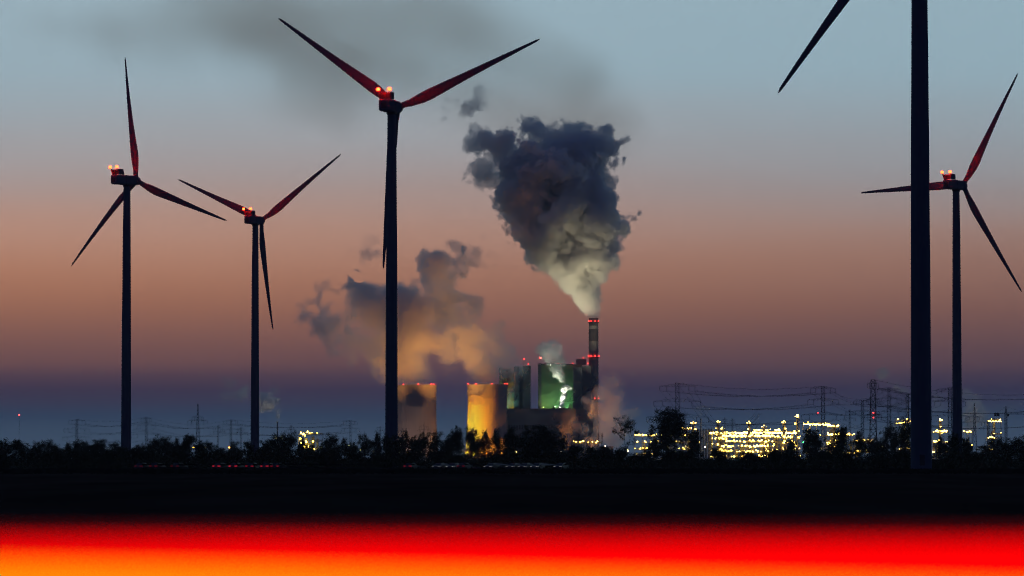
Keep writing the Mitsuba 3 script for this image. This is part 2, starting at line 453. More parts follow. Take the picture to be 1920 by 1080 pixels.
part(b2, 'coal_bunker', block(MB(), 1091.3, 1108, 686, YB - 6, YB + 40, 737), 'facade_dark')
part(b2, 'bunker_base', block(MB(), 1092, 1107.4, 737.1, YB - 4, YB + 38), 'facade_dark')
part(b2, 'parapet', block(MB(), 1015.2, 1074.8, 682.2, YB - .5, YB - .05, 684.2), 'facade_dark')
red_lamps(b2, [(X(p, YB - 8), YB - 8, Z(q, YB - 8)) for p, q in ((1047, 681.5), (1074, 681.5), (1094, 670.5), (1102, 681.5))], .78)
red_lamps(b2, [(X(1013, YB - 8), YB - 8, Z(671, YB - 8))], 1.3, 2.0)
b1 = thing('boiler_house', 'left boiler house, narrow dark tower beside the orange cooling tower', 'power station building', 'boiler houses of the power station')
part(b1, 'wall', block(MB(), 936, 980, 690, YB, YB + 66), 'facade_green')
part(b1, 'cladding_joint', bands(MB(), 940, 963, 690, 767, YB, 16), 'facade_green', stuff=True)
part(b1, 'lift_tower', block(MB(), 963.2, 974, 688, YB - 12, YB - .05), 'facade_dark')
part(b1, 'stair_tower', block(MB(), 980, 995, 686.5, YB - 10, YB + 30), 'facade_dark')
part(b1, 'roof_mast', MB().bar((X(982, YB), YB, Z(688, YB)), (X(982, YB), YB, Z(673.5, YB)), .5), 'dark_steel')
red_lamps(b1, [(X(p, YB - 8), YB - 8, Z(q, YB - 8)) for p, q in ((982, 672.5), (990, 683))], .78)
YH = 5900.0
hall = thing('turbine_hall', 'long low dark turbine hall under the boiler houses', 'power station building')
part(hall, 'wall', block(MB(), 944, 1098, 767.2, YH, YH + 42), 'facade_dark')
part(hall, 'roof_edge', MB().box(X(944, YH) - .5, X(1098, YH) + .5, YH - .6, YH + 42.2, Z(767.2, YH) + .02, Z(766.2, YH) + .02), 'roof_dark')
wd = MB()
for k in range(30):
    for r in range(3):
        x0 = X(948 + k * 5, YH); wd.box(x0, x0 + 2.2, YH - .12, YH + .1, 14 + 16 * r, 20 + 16 * r)
part(hall, 'window', wd, 'car_glass', stuff=True)
vt = MB()
for p, h in ((1038, 4.2), (1049, 2.4), (1057, 2.0), (968, 2.8), (1068, 1.6)):
    vt.box(X(p, YH + 20) - 1.6, X(p, YH + 20) + 1.6, YH + 18, YH + 22, Z(766.2, YH) - .2, Z(766.2, YH) + h)
part(hall, 'roof_vent', vt, 'dark_steel', stuff=True)
# lower annexe with pipe bridge to the right of the hall
an = thing('annexe_building', 'low dark annexe behind the steam at the foot of the chimney', 'power station building')
part(an, 'wall', block(MB(), 1098.5, 1150, 838, YH + 10, YH + 60), 'facade_dark')
part(an, 'roof', MB().box(X(1098.5, YH) - .3, X(1150, YH) + .8, YH + 9.5, YH + 60.5, Z(838, YH + 10) + .02, Z(837, YH + 10)), 'roof_dark')


def floodlight(px, py, Y, aim, rgb, label, cutoff=60, glow=1.0, weight=2.0, r=.8, cat='floodlight', base=0.0, beam=None):
    """A pole with a lamp head; the head glows and throws a beam."""
    x, z = at(px, py, Y)
    t = thing('floodlight', label, cat, 'floodlights of the power station')
    part(t, 'pole', MB().bar((x, Y, base - .2), (x, Y, z - r), .45, .3, sides=8).box(x - 1.2, x + 1.2, Y - .2, Y + .2, z - r - .35, z - r - .05), 'dark_steel')
    c = np.array(rgb, float) / max(rgb)
    part(t, 'lamp_head', MB().ball((x, Y, z), (r, r * .8, r * .8), 2), 'lamp_glass', smooth=True, emit=c * 14 * glow, weight=.2)
    d = np.array(aim, float) - np.array([x, Y, z]); d /= np.linalg.norm(d)
    spot(t, 'beam', np.array([x, Y, z]) + d * (r * 1.3), aim, rgb, cutoff, beam, weight)
    return t


SOD = np.array([1.0, .31, .006])
# sodium floodlights at the feet of the cooling towers
floodlight(764, 848, YC - 74, (ct2[0], YC - 20, 30), SOD * 330000, 'strong orange floodlight in front of the left cooling tower, aimed at the right one', 32, beam=22, weight=3)
floodlight(903, 848, YC - 120, (ct2[0] - 8, YC, 16), SOD * 17000, 'orange floodlight in front of the glowing cooling tower', 34, beam=18, weight=2)
floodlight(832, 850, YC - 55, (ct1[0] + 30, YC - 10, 50), np.array([1, .60, .40]) * 2600, 'dim floodlight between the two cooling towers', 60, weight=1.5)
floodlight(735, 850, YC - 50, (ct1[0] - 15, YC, 60), np.array([1, .60, .42]) * 2200, 'dim floodlight left of the left cooling tower', 60, weight=1.5)
# floodlights aimed at the steam
PL = np.array([1.0, .40, .065])
floodlight(846, 846, YC - 95, (X(840, YC), YC - 10, Z(640, YC)), PL * 120000, 'orange floodlight between the cooling towers, beam into the steam', 26, beam=15, weight=4)
floodlight(700, 846, YC - 85, (X(712, YC), YC - 10, Z(660, YC)), PL * 60000, 'orange floodlight far left of the cooling towers, beam into the steam', 27, beam=14, weight=3)
floodlight(866, 846, YC - 150, (X(890, YC), YC, Z(655, YC)), PL * 70000, 'orange floodlight left of the glowing cooling tower, beam into the steam', 16, beam=9, weight=3)
# hall roof: lamps that light the boiler walls green-white
GRN = np.array([.55, 1.0, .42])
zr = Z(766.2, YH)
floodlight(1019, 763.5, YH + 46, (X(1030, YB), YB, zr + 22), np.array([.9, 1.0, .25]) * 520, 'yellow-green lamp on the hall roof at the left of the green wall', 78, glow=.5, weight=1, base=zr)
floodlight(1041, 762.5, YH + 44, (X(1045, YB), YB, zr + 26), GRN * 1100, 'white-green lamp on the hall roof below the green wall', 80, glow=1.6, weight=1.5, base=zr, r=1.0)
floodlight(1063, 764, YH + 46, (X(1060, YB), YB, zr + 24), GRN * np.array([.5, 1, .8]) * 900, 'green lamp on the hall roof right of the steam jet', 78, glow=.4, weight=1.2, base=zr)
floodlight(1049.5, 764, YH + 17, (X(1055, YH + 25), YH + 25, zr + 34), np.array([.95, 1.0, .74]) * 17000, 'white lamp on the hall roof at the foot of the steam jet', 34, glow=.8, weight=6, base=zr, beam=22)
floodlight(1047.5, 765, YH + 20.5, (X(1054, YH + 25), YH + 25, zr + 6), np.array([.95, 1.0, .74]) * 620, 'small white lamp right at the nozzle of the steam jet', 80, glow=.5, weight=6, base=zr, r=.5)
floodlight(951, 763, YH + 44, (X(956, YB), YB - 10, zr + 22), np.array([.35, 1.0, .62]) * 750, 'turquoise lamp on the hall roof in front of the left boiler house', 78, glow=.5, weight=1.5, base=zr)
floodlight(1178, 846, YH - 200, (X(1135, YH - 90), YH - 90, Z(780, YH)), np.array([1.0, .96, .80]) * 13000, 'pale floodlight right of the steam bank at the chimney foot', 30, weight=1.5)  # added lamp, put there to brighten the steam bank
floodlight(1052, 846, YH - 130, (X(1062, YH - 30), YH - 30, Z(800, YH)), np.array([1.0, .86, .70]) * 1500, 'pale floodlight in front of the turbine hall', 18, weight=.8)  # extra lamp so that the thin hall steam shows up
# lamps that reach the chimney plume
floodlight(1032, 684, YB - 1, (X(1090, YS), YS, Z(500, YS)), np.array([1.0, .86, .52]) * 42000, 'yellow lamp on the roof edge of the right boiler house', 24, beam=15, glow=.9, weight=5, base=Z(690, YB))
floodlight(1135, 836, YS - 120, (X(1095, YS), YS, Z(480, YS)), np.array([1.0, .86, .54]) * 85000, 'bright floodlight at the right foot of the chimney, beam into the plume', 16.5, beam=12, weight=5)


# ------------------------------------------------------------------ steam and smoke
def bspline_w(n, m):
    """Interpolation matrix from m + 3 lattice values to n cells (cubic B-spline)."""
    x = np.linspace(0, m - 1e-6, n); i = np.floor(x).astype(int); t = x - i
    w = np.stack([(1 - t) ** 3, 3 * t ** 3 - 6 * t ** 2 + 4, -3 * t ** 3 + 3 * t ** 2 + 3 * t + 1, t ** 3], 1) / 6
    W = np.zeros((n, m + 3), np.float32)
    for k in range(4): W[np.arange(n), i + k] += w[:, k]
    return W


def lattice_noise(shape, cells, r):
    """Smooth noise, zero mean, about -1 to 1, over a grid; cells: lattice cells along each axis."""
    g = r.standard_normal([c + 3 for c in cells]).astype(np.float32)
    for ax in range(3):
        W = bspline_w(shape[ax], cells[ax])
        g = np.moveaxis(np.tensordot(W, g, axes=(1, ax)), 0, ax)
    return g * 3.0


def hull_mesh(mask, org, cell):
    """Blocky cells to a smoothed closed surface (surface nets)."""
    m = np.pad(mask, 1).astype(np.int8)
    c = sum(m[a:m.shape[0] - 1 + a, b:m.shape[1] - 1 + b, d:m.shape[2] - 1 + d] for a in (0, 1) for b in (0, 1) for d in (0, 1))
    on = (c > 0) & (c < 8)
    idx = -np.ones(on.shape, int); idx[on] = np.arange(on.sum())
    pos = np.argwhere(on).astype(float)
    s, w = np.zeros_like(pos), np.zeros(len(pos))
    for ax in range(3):
        d = np.zeros(3); d[ax] = 1
        sl = [slice(None)] * 3
        lo, hi = list(sl), list(sl); lo[ax] = slice(0, -1); hi[ax] = slice(1, None)
        for (p0, p1) in ((0, 0), (0, 1), (1, 0), (1, 1)):
            o = [0, 0, 0]; other = [k for k in range(3) if k != ax]; o[other[0]], o[other[1]] = p0, p1
            A = m[tuple(slice(o[k], o[k] + on.shape[k]) for k in range(3))]
            o2 = list(o); o2[ax] = 1
            B = m[tuple(slice(o2[k], o2[k] + on.shape[k]) for k in range(3))]
            e = (A != B)[on]
            q = np.array(o, float); q[ax] = .5
            s[e] += q; w[e] += 1
    v = pos + s / w[:, None]
    faces = []
    for ax in range(3):
        u, t = (ax + 1) % 3, (ax + 2) % 3
        sl0 = [slice(1, -1)] * 3; sl0[ax] = slice(0, -1)
        sl1 = [slice(1, -1)] * 3; sl1[ax] = slice(1, None)
        A, B = m[tuple(sl0)], m[tuple(sl1)]
        for up in (True, False):
            e = np.argwhere((A > B) if up else (A < B))
            if not len(e): continue
            off = np.array([1, 1, 1]); off[ax] = 0
            base = e + off                      # grid point index of the edge start in m
            q = []
            for du, dt in ((-1, -1), (0, -1), (0, 0), (-1, 0)):
                p = base.copy(); p[:, u] += du; p[:, t] += dt
                q.append(idx[p[:, 0], p[:, 1], p[:, 2]])
            q = np.stack(q, 1)
            faces.append(q if up else q[:, ::-1])
    return (v - .5) * cell + org, np.vstack(faces)


def steam(name, label, Y, blobs, cell, sigma, amp, scales, seed, edge, albedo=.985, depth=1.0, billow=1.0, cat='steam cloud', hole=0.0, g=.35, soft=1.0, warp=.2, blend=.15, ragged=.8, kid=0, base=.3):
    """A cloud of real density. blobs: (px, py, radius px, density) at distance Y; scales: noise sizes in metres; amp: displacement in radii."""
    from scipy import ndimage
    r_ = np.random.default_rng(seed)
    s = px_m(Y)
    B = []
    for b in blobs:
        x, z = at(b[0], b[1], Y)
        dy = b[4] * s if len(b) > 4 else r_.uniform(-.35, .35) * b[2] * s * depth
        B.append((x, Y + dy, z, b[2] * s, b[3]))
    kids = []
    for x, y, z, r, d in B:
        if d < .93:
            for _ in range(int(kid)):
                u = r_.normal(0, 1, 3); u /= np.linalg.norm(u)
                kids.append((x + u[0] * r * 1.0, y + u[1] * r * .8, z + u[2] * r * .9, r * r_.uniform(.3, .6), d * r_.uniform(.6, 1)))
    B = np.array(B + kids)
    pad = (1.0 + amp * 1.6) * B[:, 3:4] + warp * np.minimum(B[:, 3:4], np.median(B[:, 3])) * 1.6
    lo, hi = (B[:, :3] - pad).min(0), (B[:, :3] + pad).max(0)
    lo[2] = max(lo[2], .5)
    n = np.ceil((hi - lo) / cell).astype(int) + 1
    hi = lo + n * cell
    gx, gy, gz = (lo[k] + (np.arange(n[k]) + .5) * cell for k in range(3))
    # signed distance in units of the local radius (positive inside) and the density
    F = np.full(n, -9.0, np.float32); D = np.zeros(n, np.float32); R = np.full(n, 1.0, np.float32)
    z_lo, z_sp = B[:, 2].min(), np.ptp(B[:, 2]) + 1e-3
    warp_r = float(np.median(B[:, 3])); WX, WZ = (lattice_noise(n, [max(1, int(round(n[a] * cell / (1.1 * warp_r)))) for a in range(3)], r_) * warp * warp_r for _ in range(2))
    for x, y, z, r, d in B:
        q = r * (1.0 + amp * 1.3 + warp * 1.6)
        sl = tuple(slice(max(0, int((c - q - lo[k]) / cell)), min(n[k], int((c + q - lo[k]) / cell) + 2)) for k, c in enumerate((x, y, z)))
        k = min(1.0, r / warp_r) * float(sstep(-.05, .55, (z - z_lo) / z_sp))
        dd = np.sqrt((gx[sl[0]][:, None, None] - x + k * WX[sl]) ** 2 + (gy[sl[1]][None, :, None] - y) ** 2 + (gz[sl[2]][None, None, :] - z + k * WZ[sl]) ** 2)
        f = (1 - dd / r).astype(np.float32)
        up = f > F[sl]
        D[sl] = np.where(up, d, D[sl]); R[sl] = np.where(up, r, R[sl])
        h_ = np.clip(.5 + (f - F[sl]) / (2 * blend), 0, 1)
        F[sl] = F[sl] + (f - F[sl]) * h_ + blend * h_ * (1 - h_) * (F[sl] > -8)
    N = np.zeros(n, np.float32); M_ = np.zeros(n, np.float32); wsum = msum = 0
    for k, sc in enumerate(scales):
        cells = [max(1, int(round(n[a] * cell / sc))) for a in range(3)]
        q = lattice_noise(n, cells, r_)
        w = (sc / scales[0]) ** .52
        o = (np.abs(q) - .8) * 1.3 * billow + q * (1 - billow)
        N += w * o; wsum += w * w
        if k >= len(scales) // 2: M_ += w * o; msum += w * w
    N /= wsum ** .5; M_ /= msum ** .5
    k = np.clip(R / (scales[0] * .55), 0, 1)
    N = N * k + M_ * (1 - k)
    rise = np.clip(base + 1.5 * (gz - z_lo) / z_sp, 0, 1).astype(np.float32)
    thin = np.clip(1 - D, 0, 1)
    f = F + amp * N * rise[None, None, :] * (1 + ragged * thin + .7 * (1 - k)) - .10 * ragged * thin
    e = edge
    dens = np.clip((f - .02) / e, 0, 1)
    dens = dens * dens * (3 - 2 * dens)
    if hole:
        q = lattice_noise(n, [max(1, int(round(n[a] * cell / (scales[0] * 1.4)))) for a in range(3)], r_)
        dens *= np.clip(1 + hole * (q - .1), 0, 1.6)
    if soft != 1.0: dens = dens ** soft
    dens *= D * sigma
    for ax in range(3):                                   # fade to nothing on the grid's faces
        sl = [slice(None)] * 3
        for q in (0, -1): sl[ax] = q; dens[tuple(sl)] = 0
    cz = max(cell * 4, 5.0); kf = max(1, int(round(cz / cell)))
    pn = [(-n[a]) % kf for a in range(3)]
    c = np.pad(dens, [(0, p) for p in pn]).reshape((n[0] + pn[0]) // kf, kf, (n[1] + pn[1]) // kf, kf, (n[2] + pn[2]) // kf, kf).max((1, 3, 5)) > sigma * .002
    c = ndimage.binary_dilation(ndimage.binary_closing(np.pad(c, 3), iterations=2), iterations=1)
    c = ndimage.binary_fill_holes(c)
    v, fc = hull_mesh(c, lo - 3 * kf * cell, kf * cell)
    v[:, 2] = np.maximum(v[:, 2], .3)
    grid = mi.VolumeGrid(np.ascontiguousarray(dens.transpose(2, 1, 0))[..., None])
    key = numbered(name)
    scene[key + '_air'] = {'type': 'heterogeneous', 'albedo': rgbd(*np.broadcast_to(albedo, 3).tolist()), 'phase': {'type': 'hg', 'g': g},
                           'sigma_t': {'type': 'gridvolume', 'grid': grid, 'filter_type': 'trilinear', 'to_world': T().translate(lo.tolist()).scale((hi - lo).tolist())}}
    scene[key] = mikit.ply((v, fc), 'clear', interior={'type': 'ref', 'id': key + '_air'}, exterior={'type': 'ref', 'id': 'air'})
    labels[key] = {'label': label, 'category': cat}
    return key


main = []
for py, l, r in ((588, 1101, 1128), (575, 1086, 1133), (562, 1072, 1137), (547, 1060, 1140), (530, 1052, 1142), (513, 1036, 1144), (497, 1018, 1150), (480, 998, 1160), (462, 982, 1168), (443, 972, 1174), (424, 962, 1180), (404, 950, 1184), (384, 946, 1186), (362, 960, 1182), (342, 968, 1176)):
    c, h = (l + r) / 2, (r - l) / 2
    main.append((c, py, h * .86, 1.0, 0))
    if h > 45:
        for sgn in (-1, 1): main.append((c + sgn * h * .5, py, h * .42, 1.0, -h * .42))
main += [(1115, 320, 55, 1), (1060, 335, 60, 1), (1140, 290, 34, .9), (1100, 285, 38, .9), (1088, 248, 20, .7), (1112, 256, 16, .6), (1145, 268, 20, .8), (1160, 300, 16, .8), (1165, 340, 16, .9), (1050, 300, 34, .8),
         (1010, 330, 30, .7), (985, 360, 24, .6), (960, 350, 22, .6), (995, 255, 26, .85), (990, 235, 17, .7), (968, 280, 26, .8), (935, 283, 24, .8), (905, 262, 24, .8), (890, 248, 15, .6), (918, 310, 16, .55), (905, 325, 22, .6), (900, 345, 14, .45), (930, 345, 20, .5), (945, 375, 16, .5), (965, 330, 14, .4), (1020, 300, 24, .7)]
main = [(b[0] - 16 * float(sstep(545, 400, b[1])) if b[0] > 1000 else b[0], b[1], b[2] * .96) + tuple(b[3:]) for b in main]
steam('chimney_plume', 'towering dense steam plume rising from the chimney, dark blue above and lit cream below', YS, main, 1.5, .17, .50, (60, 30, 15, 7.5, 3.8), 28, .13, depth=.6, hole=.3, billow=.7, blend=.10, warp=.14, cat='steam plume')
steam('drifting_wisp', 'small torn dark wisp between the middle turbine hub and the chimney plume', YS, [(905, 178, 14, .7), (893, 196, 13, .7), (880, 207, 13, .6), (868, 214, 8, .45), (838, 205, 8, .6), (834, 222, 8, .6), (842, 188, 6, .4), (855, 190, 6, .3), (913, 170, 7, .5)], 1.6, .08, .5, (16, 8, 4.5), 5, .3, hole=.5)

ctp = [(914, 730, 24, 1), (781, 731, 24, 1), (914, 720, 30, 1), (781, 721, 30, 1), (913, 708, 35, 1), (910, 697, 38, 1),  (912, 696, 36, .9), (905, 684, 42, .9), (893, 664, 46, .9), (880, 643, 50, .9), (868, 620, 46, .85), (857, 597, 42, .8), (845, 577, 30, .7), (878, 580, 24, .6), (944, 698, 20, .5), (948, 686, 26, .45), (938, 662, 30, .65), (958, 690, 24, .55), (968, 705, 18, .5), (925, 625, 26, .55), (915, 635, 26, .5), (830, 640, 40, .8), (838, 668, 32, .7),
       (780, 709, 35, 1), (777, 697, 39, 1), (768, 684, 46, .9), (760, 662, 52, .9), (775, 630, 55, .9), (770, 598, 48, .85), (752, 565, 42, .75), (775, 548, 26, .6), (720, 580, 42, .8), (690, 560, 36, .8), (678, 540, 22, .7), (700, 612, 44, .8), (665, 600, 30, .7), (735, 640, 48, .9), (712, 668, 42, .8), (735, 690, 32, .8), (690, 645, 34, .7), (660, 640, 30, .6), (640, 625, 26, .55), (615, 612, 24, .5), (590, 602, 20, .42), (572, 592, 18, .4), (556, 585, 12, .3), (600, 610, 22, .5), (630, 600, 30, .6), (655, 625, 32, .7), (605, 570, 24, .33), (600, 548, 15, .25), (585, 572, 16, .22), (640, 660, 20, .45), (665, 672, 22, .55),
       (800, 500, 20, .75), (795, 488, 15, .7), (822, 508, 28, .75), (845, 520, 22, .65), (840, 495, 18, .6), (870, 492, 22, .55), (890, 480, 20, .5), (868, 468, 16, .45), (900, 500, 20, .45), (920, 485, 17, .4), (925, 470, 12, .4), (830, 545, 22, .55), (810, 530, 20, .55), (850, 560, 26, .6)]
steam('cooling_tower_steam', 'wide soft steam drifting left from the two cooling towers, lit orange from below', YC + 4, [(a, b, r * 1.06, min(1, d + .12)) for a, b, r, d in ctp], 2.0, .10, .50, (52, 26, 13, 6.5), 25, .62, depth=.7, hole=.45, billow=.5, ragged=.9, base=.4)
steam('faint_wisp', 'faint torn wisp above the left end of the cooling tower steam', YC, [(690, 472, 14, .3), (672, 478, 12, .2), (660, 472, 8, .2), (672, 500, 14, .16), (694, 462, 6, .3)], 2.0, .08, .6, (20, 10, 5), 8, .5, hole=.8)
steam('steam_jet', 'bright white steam jet in front of the green wall', YH + 25, [(1053, 764, 5.4, 1), (1053, 759, 5.8, 1), (1054, 754, 6.2, 1), (1055, 747, 7, 1), (1057, 740, 8, 1), (1058, 732, 9, 1), (1061, 725, 9, .8), (1057, 716, 9, .8), (1052, 707, 10, .7), (1046, 699, 11, .6), (1041, 690, 12, .5), (1043, 680, 14, .36), (1036, 670, 16, .3), (1030, 658, 16, .26), (1022, 652, 13, .2), (1044, 662, 14, .2), (1066, 728, 6, .6)], .9, .40, .34, (13, 6.5, 3.4), 31, .35, hole=.3, warp=.12, ragged=.4)
steam('green_steam', 'ragged steam lit turquoise between the orange cooling tower and the left boiler house', YH + 39, [(953, 752, 7, .9), (956, 743, 8, .9), (960, 733, 10, .8), (964, 722, 11, .7), (968, 710, 12, .55), (972, 698, 12, .4), (976, 686, 12, .3), (972, 674, 12, .22), (949, 740, 6, .8)], 1.1, .12, .6, (14, 7, 4), 41, .4, hole=.5)
steam('low_steam_bank', 'broad grey steam bank at the foot of the chimney', YH - 90, [(1125, 812, 30, .8), (1140, 790, 34, .8), (1150, 760, 30, .7), (1130, 755, 28, .7), (1112, 775, 26, .7), (1158, 735, 22, .45), (1100, 805, 22, .6), (1140, 730, 18, .35), (1165, 770, 16, .4), (1110, 828, 24, .8), (1150, 825, 22, .7), (1165, 715, 14, .15)], 2.0, .05, .65, (36, 18, 9, 4.5), 51, .5, hole=.4)
steam('hall_steam', 'dim thin steam in front of the dark turbine hall', YH - 30, [(1060, 825, 20, .7), (1062, 808, 18, .7), (1066, 792, 16, .6), (1060, 780, 15, .5), (1050, 776, 10, .3), (1076, 780, 12, .45), (1080, 800, 10, .3)], 1.6, .05, .6, (22, 11, 6), 61, .5, hole=.4)
trail = []
for i in range(44):
    u = i / 43
    trail.append((1115 - 1010 * u, 255 - 235 * u ** .8 + 14 * math.sin(7 * u), 128 + 20 * math.sin(3 * u), 1.0 - .8 * u))
    trail.append((1095 - 760 * u, 190 - 180 * u ** .8, 125, 1.0 - .65 * u))
steam('smoke_trail', 'long thin brown smoke veil drifting left across the upper sky from the chimney plume', YS + 420, trail, 7.0, .0080, .12, (170, 85, 42, 21), 71, .95, albedo=(1.0, .60, .33), depth=.12, hole=.22, billow=0, cat='smoke', g=.7, blend=0.001, ragged=.15, base=1)
Y2 = 5200.0
steam('small_steam', 'small grey steam puff beside the second turbine tower, over a thin stack', Y2, [(p[0], p[1], p[2] * 1.45, p[3]) for p in [(520, 788, 2.6, 1), (519, 780, 4, .9), (516, 770, 6, .8), (512, 760, 8, .65), (507, 751, 10, .5), (500, 746, 11, .4), (518, 748, 9, .45), (490, 744, 10, .3), (478, 741, 10, .22), (462, 740, 11, .2), (446, 738, 12, .2), (432, 738, 11, .16), (508, 735, 8, .25)]], 1.6, .5, .45, (16, 8, 4), 81, .5, hole=.3, ragged=.1, base=.6)
steam('small_steam', 'small pale steam puff on the thin stack right of the big tree', Y2, [(p[0], p[1], p[2] * 1.3, p[3]) for p in [(1314, 782, 1.8, 1), (1314, 777, 2.6, .9), (1312, 771, 4, .8), (1309, 765, 5, .5), (1317, 766, 4, .5), (1306, 760, 4, .4), (1320, 762, 4, .3)]], .9, .3, .45, (9, 4.5), 82, .5, hole=.3, base=.7, ragged=.2)
steam('small_steam', 'pale bent steam puff over the pylons left of the near tower', Y2 + 200, [(p[0], p[1], p[2] * 1.35, p[3]) for p in [(1703, 736, 2.4, 1), (1699, 733, 3.6, .9), (1692, 731, 5, .8), (1684, 730, 6, .7), (1678, 726, 6, .6), (1681, 718, 5, .5), (1668, 716, 6, .45), (1666, 708, 5, .4), (1655, 700, 7, .35), (1648, 697, 5, .3), (1675, 731, 4, .6)]], 1.2, .45, .45, (12, 6, 3.4), 83, .5, hole=.4, base=.8, ragged=.3)
steam('right_steam', 'broad faint steam column beside the rightmost turbine tower', Y2 + 300, [(1820, 800, 18, .8), (1822, 780, 22, .8), (1828, 760, 22, .7), (1822, 742, 20, .5), (1835, 728, 16, .35), (1818, 720, 14, .3), (1840, 790, 14, .6), (1770, 790, 18, .6), (1768, 765, 16, .4), (1762, 745, 14, .3)], 2.0, .10, .5, (30, 15, 8), 84, .5, hole=.4)
steam('right_steam', 'faint steam puff above the tower crane', Y2 + 430, [(1888, 775, 14, .6), (1893, 758, 14, .5), (1885, 746, 12, .3), (1902, 745, 12, .3)], 2.0, .04, .6, (24, 12, 6), 85, .5, hole=.4)
#@@REST
floodlight(533, 843, Y2 - 60, (X(512, Y2), Y2, Z(762, Y2)), np.array([1.0, .92, .70]) * 6500, 'pale floodlight beside the thin stack right of the second turbine', 40, weight=.5)  # added to light the small grey puff above it
floodlight(1716, 838, Y2 + 120, (X(1690, Y2 + 200), Y2 + 200, Z(728, Y2)), np.array([1.0, .88, .5]) * 11000, 'warm floodlight under the bent steam puff', 30, weight=.5)  # added beam that brightens the bent puff
floodlight(1322, 838, Y2 - 60, (X(1312, Y2), Y2, Z(768, Y2)), np.array([1.0, .9, .6]) * 2200, 'warm floodlight under the pale steam puff right of the big tree', 30, weight=.5)  # added beam for the pale puff over the stack
floodlight(1832, 842, Y2 + 170, (X(1822, Y2 + 300), Y2 + 300, Z(765, Y2)), np.array([1.0, .86, .6]) * 12000, 'warm floodlight under the broad steam column', 36, weight=.7)  # added beam that makes the broad column visible

# ------------------------------------------------------------------ pylons and overhead lines
def lattice_mast(mb, x, Y, z0, z1, h0, h1, n, w, yaw=0.0):
    """Four legs with crossed bracing between half widths h0 (bottom) and h1 (top)."""
    zs = z0 + (z1 - z0) * (1 - (1 - np.linspace(0, 1, n + 1)) ** 1.15)
    c, s = math.cos(yaw), math.sin(yaw)
    def P(i, sx, sy):
        h = h0 + (h1 - h0) * (zs[i] - z0) / (z1 - z0)
        return (x + h * (sx * c - sy * s), Y + h * (sx * s + sy * c), zs[i])
    cs = ((-1, -1), (1, -1), (1, 1), (-1, 1))
    for i in range(n):
        for k in range(4):
            a, b = cs[k], cs[(k + 1) % 4]
            mb.bar(P(i, *a), P(i + 1, *a), w * 1.25)
            mb.bar(P(i, *a), P(i + 1, *b), w * .8); mb.bar(P(i, *b), P(i + 1, *a), w * .8)
            mb.bar(P(i + 1, *a), P(i + 1, *b), w * .8)


def crossarm(mb, x, Y, z, half, h, w, up=1, hang=0.0):
    """A truss arm: straight lower chord, sloping upper chord, both sides."""
    for s in (-1, 1):
        tip = (x + s * half, Y, z)
        for sy in (-1, 1):
            root_l, root_u = (x + s * h, Y + sy * h, z), (x + s * h, Y + sy * h, z + up * half * .13)
            mb.bar(root_l, tip, w); mb.bar(root_u, tip, w)
            k = 5
            for i in range(k):
                t, t2 = i / k, (i + .5) / k
                a = np.array(root_l) * (1 - t) + np.array(tip) * t
                b = np.array(root_u) * (1 - t2) + np.array(tip) * t2
                mb.bar(a, b, w * .7)
        if hang:
            for q in (1.0, .62):
                mb.bar((x + s * half * q, Y, z), (x + s * half * q, Y, z - hang), w * .9)
    mb.bar((x - h, Y, z), (x + h, Y, z), w)


PYL = {}


def pylon(pid, pcx, ptop, Y, arms, hb, ht, label, w=.3, lamps=(), yaw=0.0, hang=0.0, group='pylons of the power lines'):
    s = px_m(Y); x = X(pcx, Y); zt = Z(ptop, Y)
    t = thing('pylon', label, 'pylon', group)
    m = MB(); lattice_mast(m, x, Y, 0, zt, hb * s, ht * s, 11, w, yaw)
    part(t, 'lattice_mast', m, 'lattice')
    tips = []
    for py, half in arms:
        a = MB(); z = Z(py, Y); f = (zt - z) / zt
        h = (ht + (hb - ht) * f) * s
        crossarm(a, x, Y, z, half * s, h, w * .9, hang=hang)
        part(t, 'crossarm', a, 'lattice')
        ins = MB()
        for q in (1.0, .62):
            for sg in (-1, 1): ins.bar((x + sg * half * s * q, Y, z - .1), (x + sg * half * s * q, Y, z - 3.2), .28, sides=6)
        part(t, 'insulator', ins, 'lattice', stuff=True)
        tips += [(x + sg * half * s * q, Y, z - 3.2) for sg in (-1, 1) for q in (1.0, .62)]
    tips.append((x, Y, zt))
    if lamps: red_lamps(t, [(x + dx * s, Y - hb * s, Z(py, Y)) for dx, py in lamps], .5, .5)
    PYL[pid] = tips
    return t


pylon('a', 144, 786, 4600, [(789, 16), (804.5, 24), (820, 27)], 2.6, 1.2, 'faint three-armed pylon left of the leftmost turbine tower', .24)
pylon('b', 274.5, 782, 4500, [(785, 10), (798, 17), (815, 27)], 2.6, 1.2, 'faint three-armed pylon just right of the leftmost turbine tower', .24)
pylon('c', 371, 757, 3700, [(782, 11), (789, 18.5)], 5.0, .5, 'pylon with a pointed spire and hanging portal arm, between the two left turbines', .26, hang=5.5)
pylon('d', 409, 798, 5400, [(803, 8), (810, 14)], 2.0, .8, 'very small pylon, first of three right of the spire pylon', .26)
pylon('e', 433, 787, 4700, [(789.5, 13), (806, 20)], 2.4, 1.2, 'small two-armed pylon left of the second turbine tower', .24)
pylon('f', 452, 800, 5500, [(803.5, 7), (811, 12)], 2.0, .8, 'very small pylon right beside the second turbine tower', .26)
pylon('g', 546, 797, 5500, [(801, 6), (806, 9)], 2.0, .8, 'very small pylon right of the second turbine tower', .26)
pylon('h', 657, 788, 4700, [(790.5, 13), (804, 17)], 2.4, 1.2, 'small two-armed pylon left of the middle turbine tower', .24)
pylon('i', 713, 799, 5500, [(802, 8), (808, 11)], 2.0, .8, 'very small pylon touching the middle turbine tower', .26)
pylon('j', 795, 793, 5400, [(799, 8), (806, 12)], 2.2, .8, 'small pylon in front of the left cooling tower', .26)
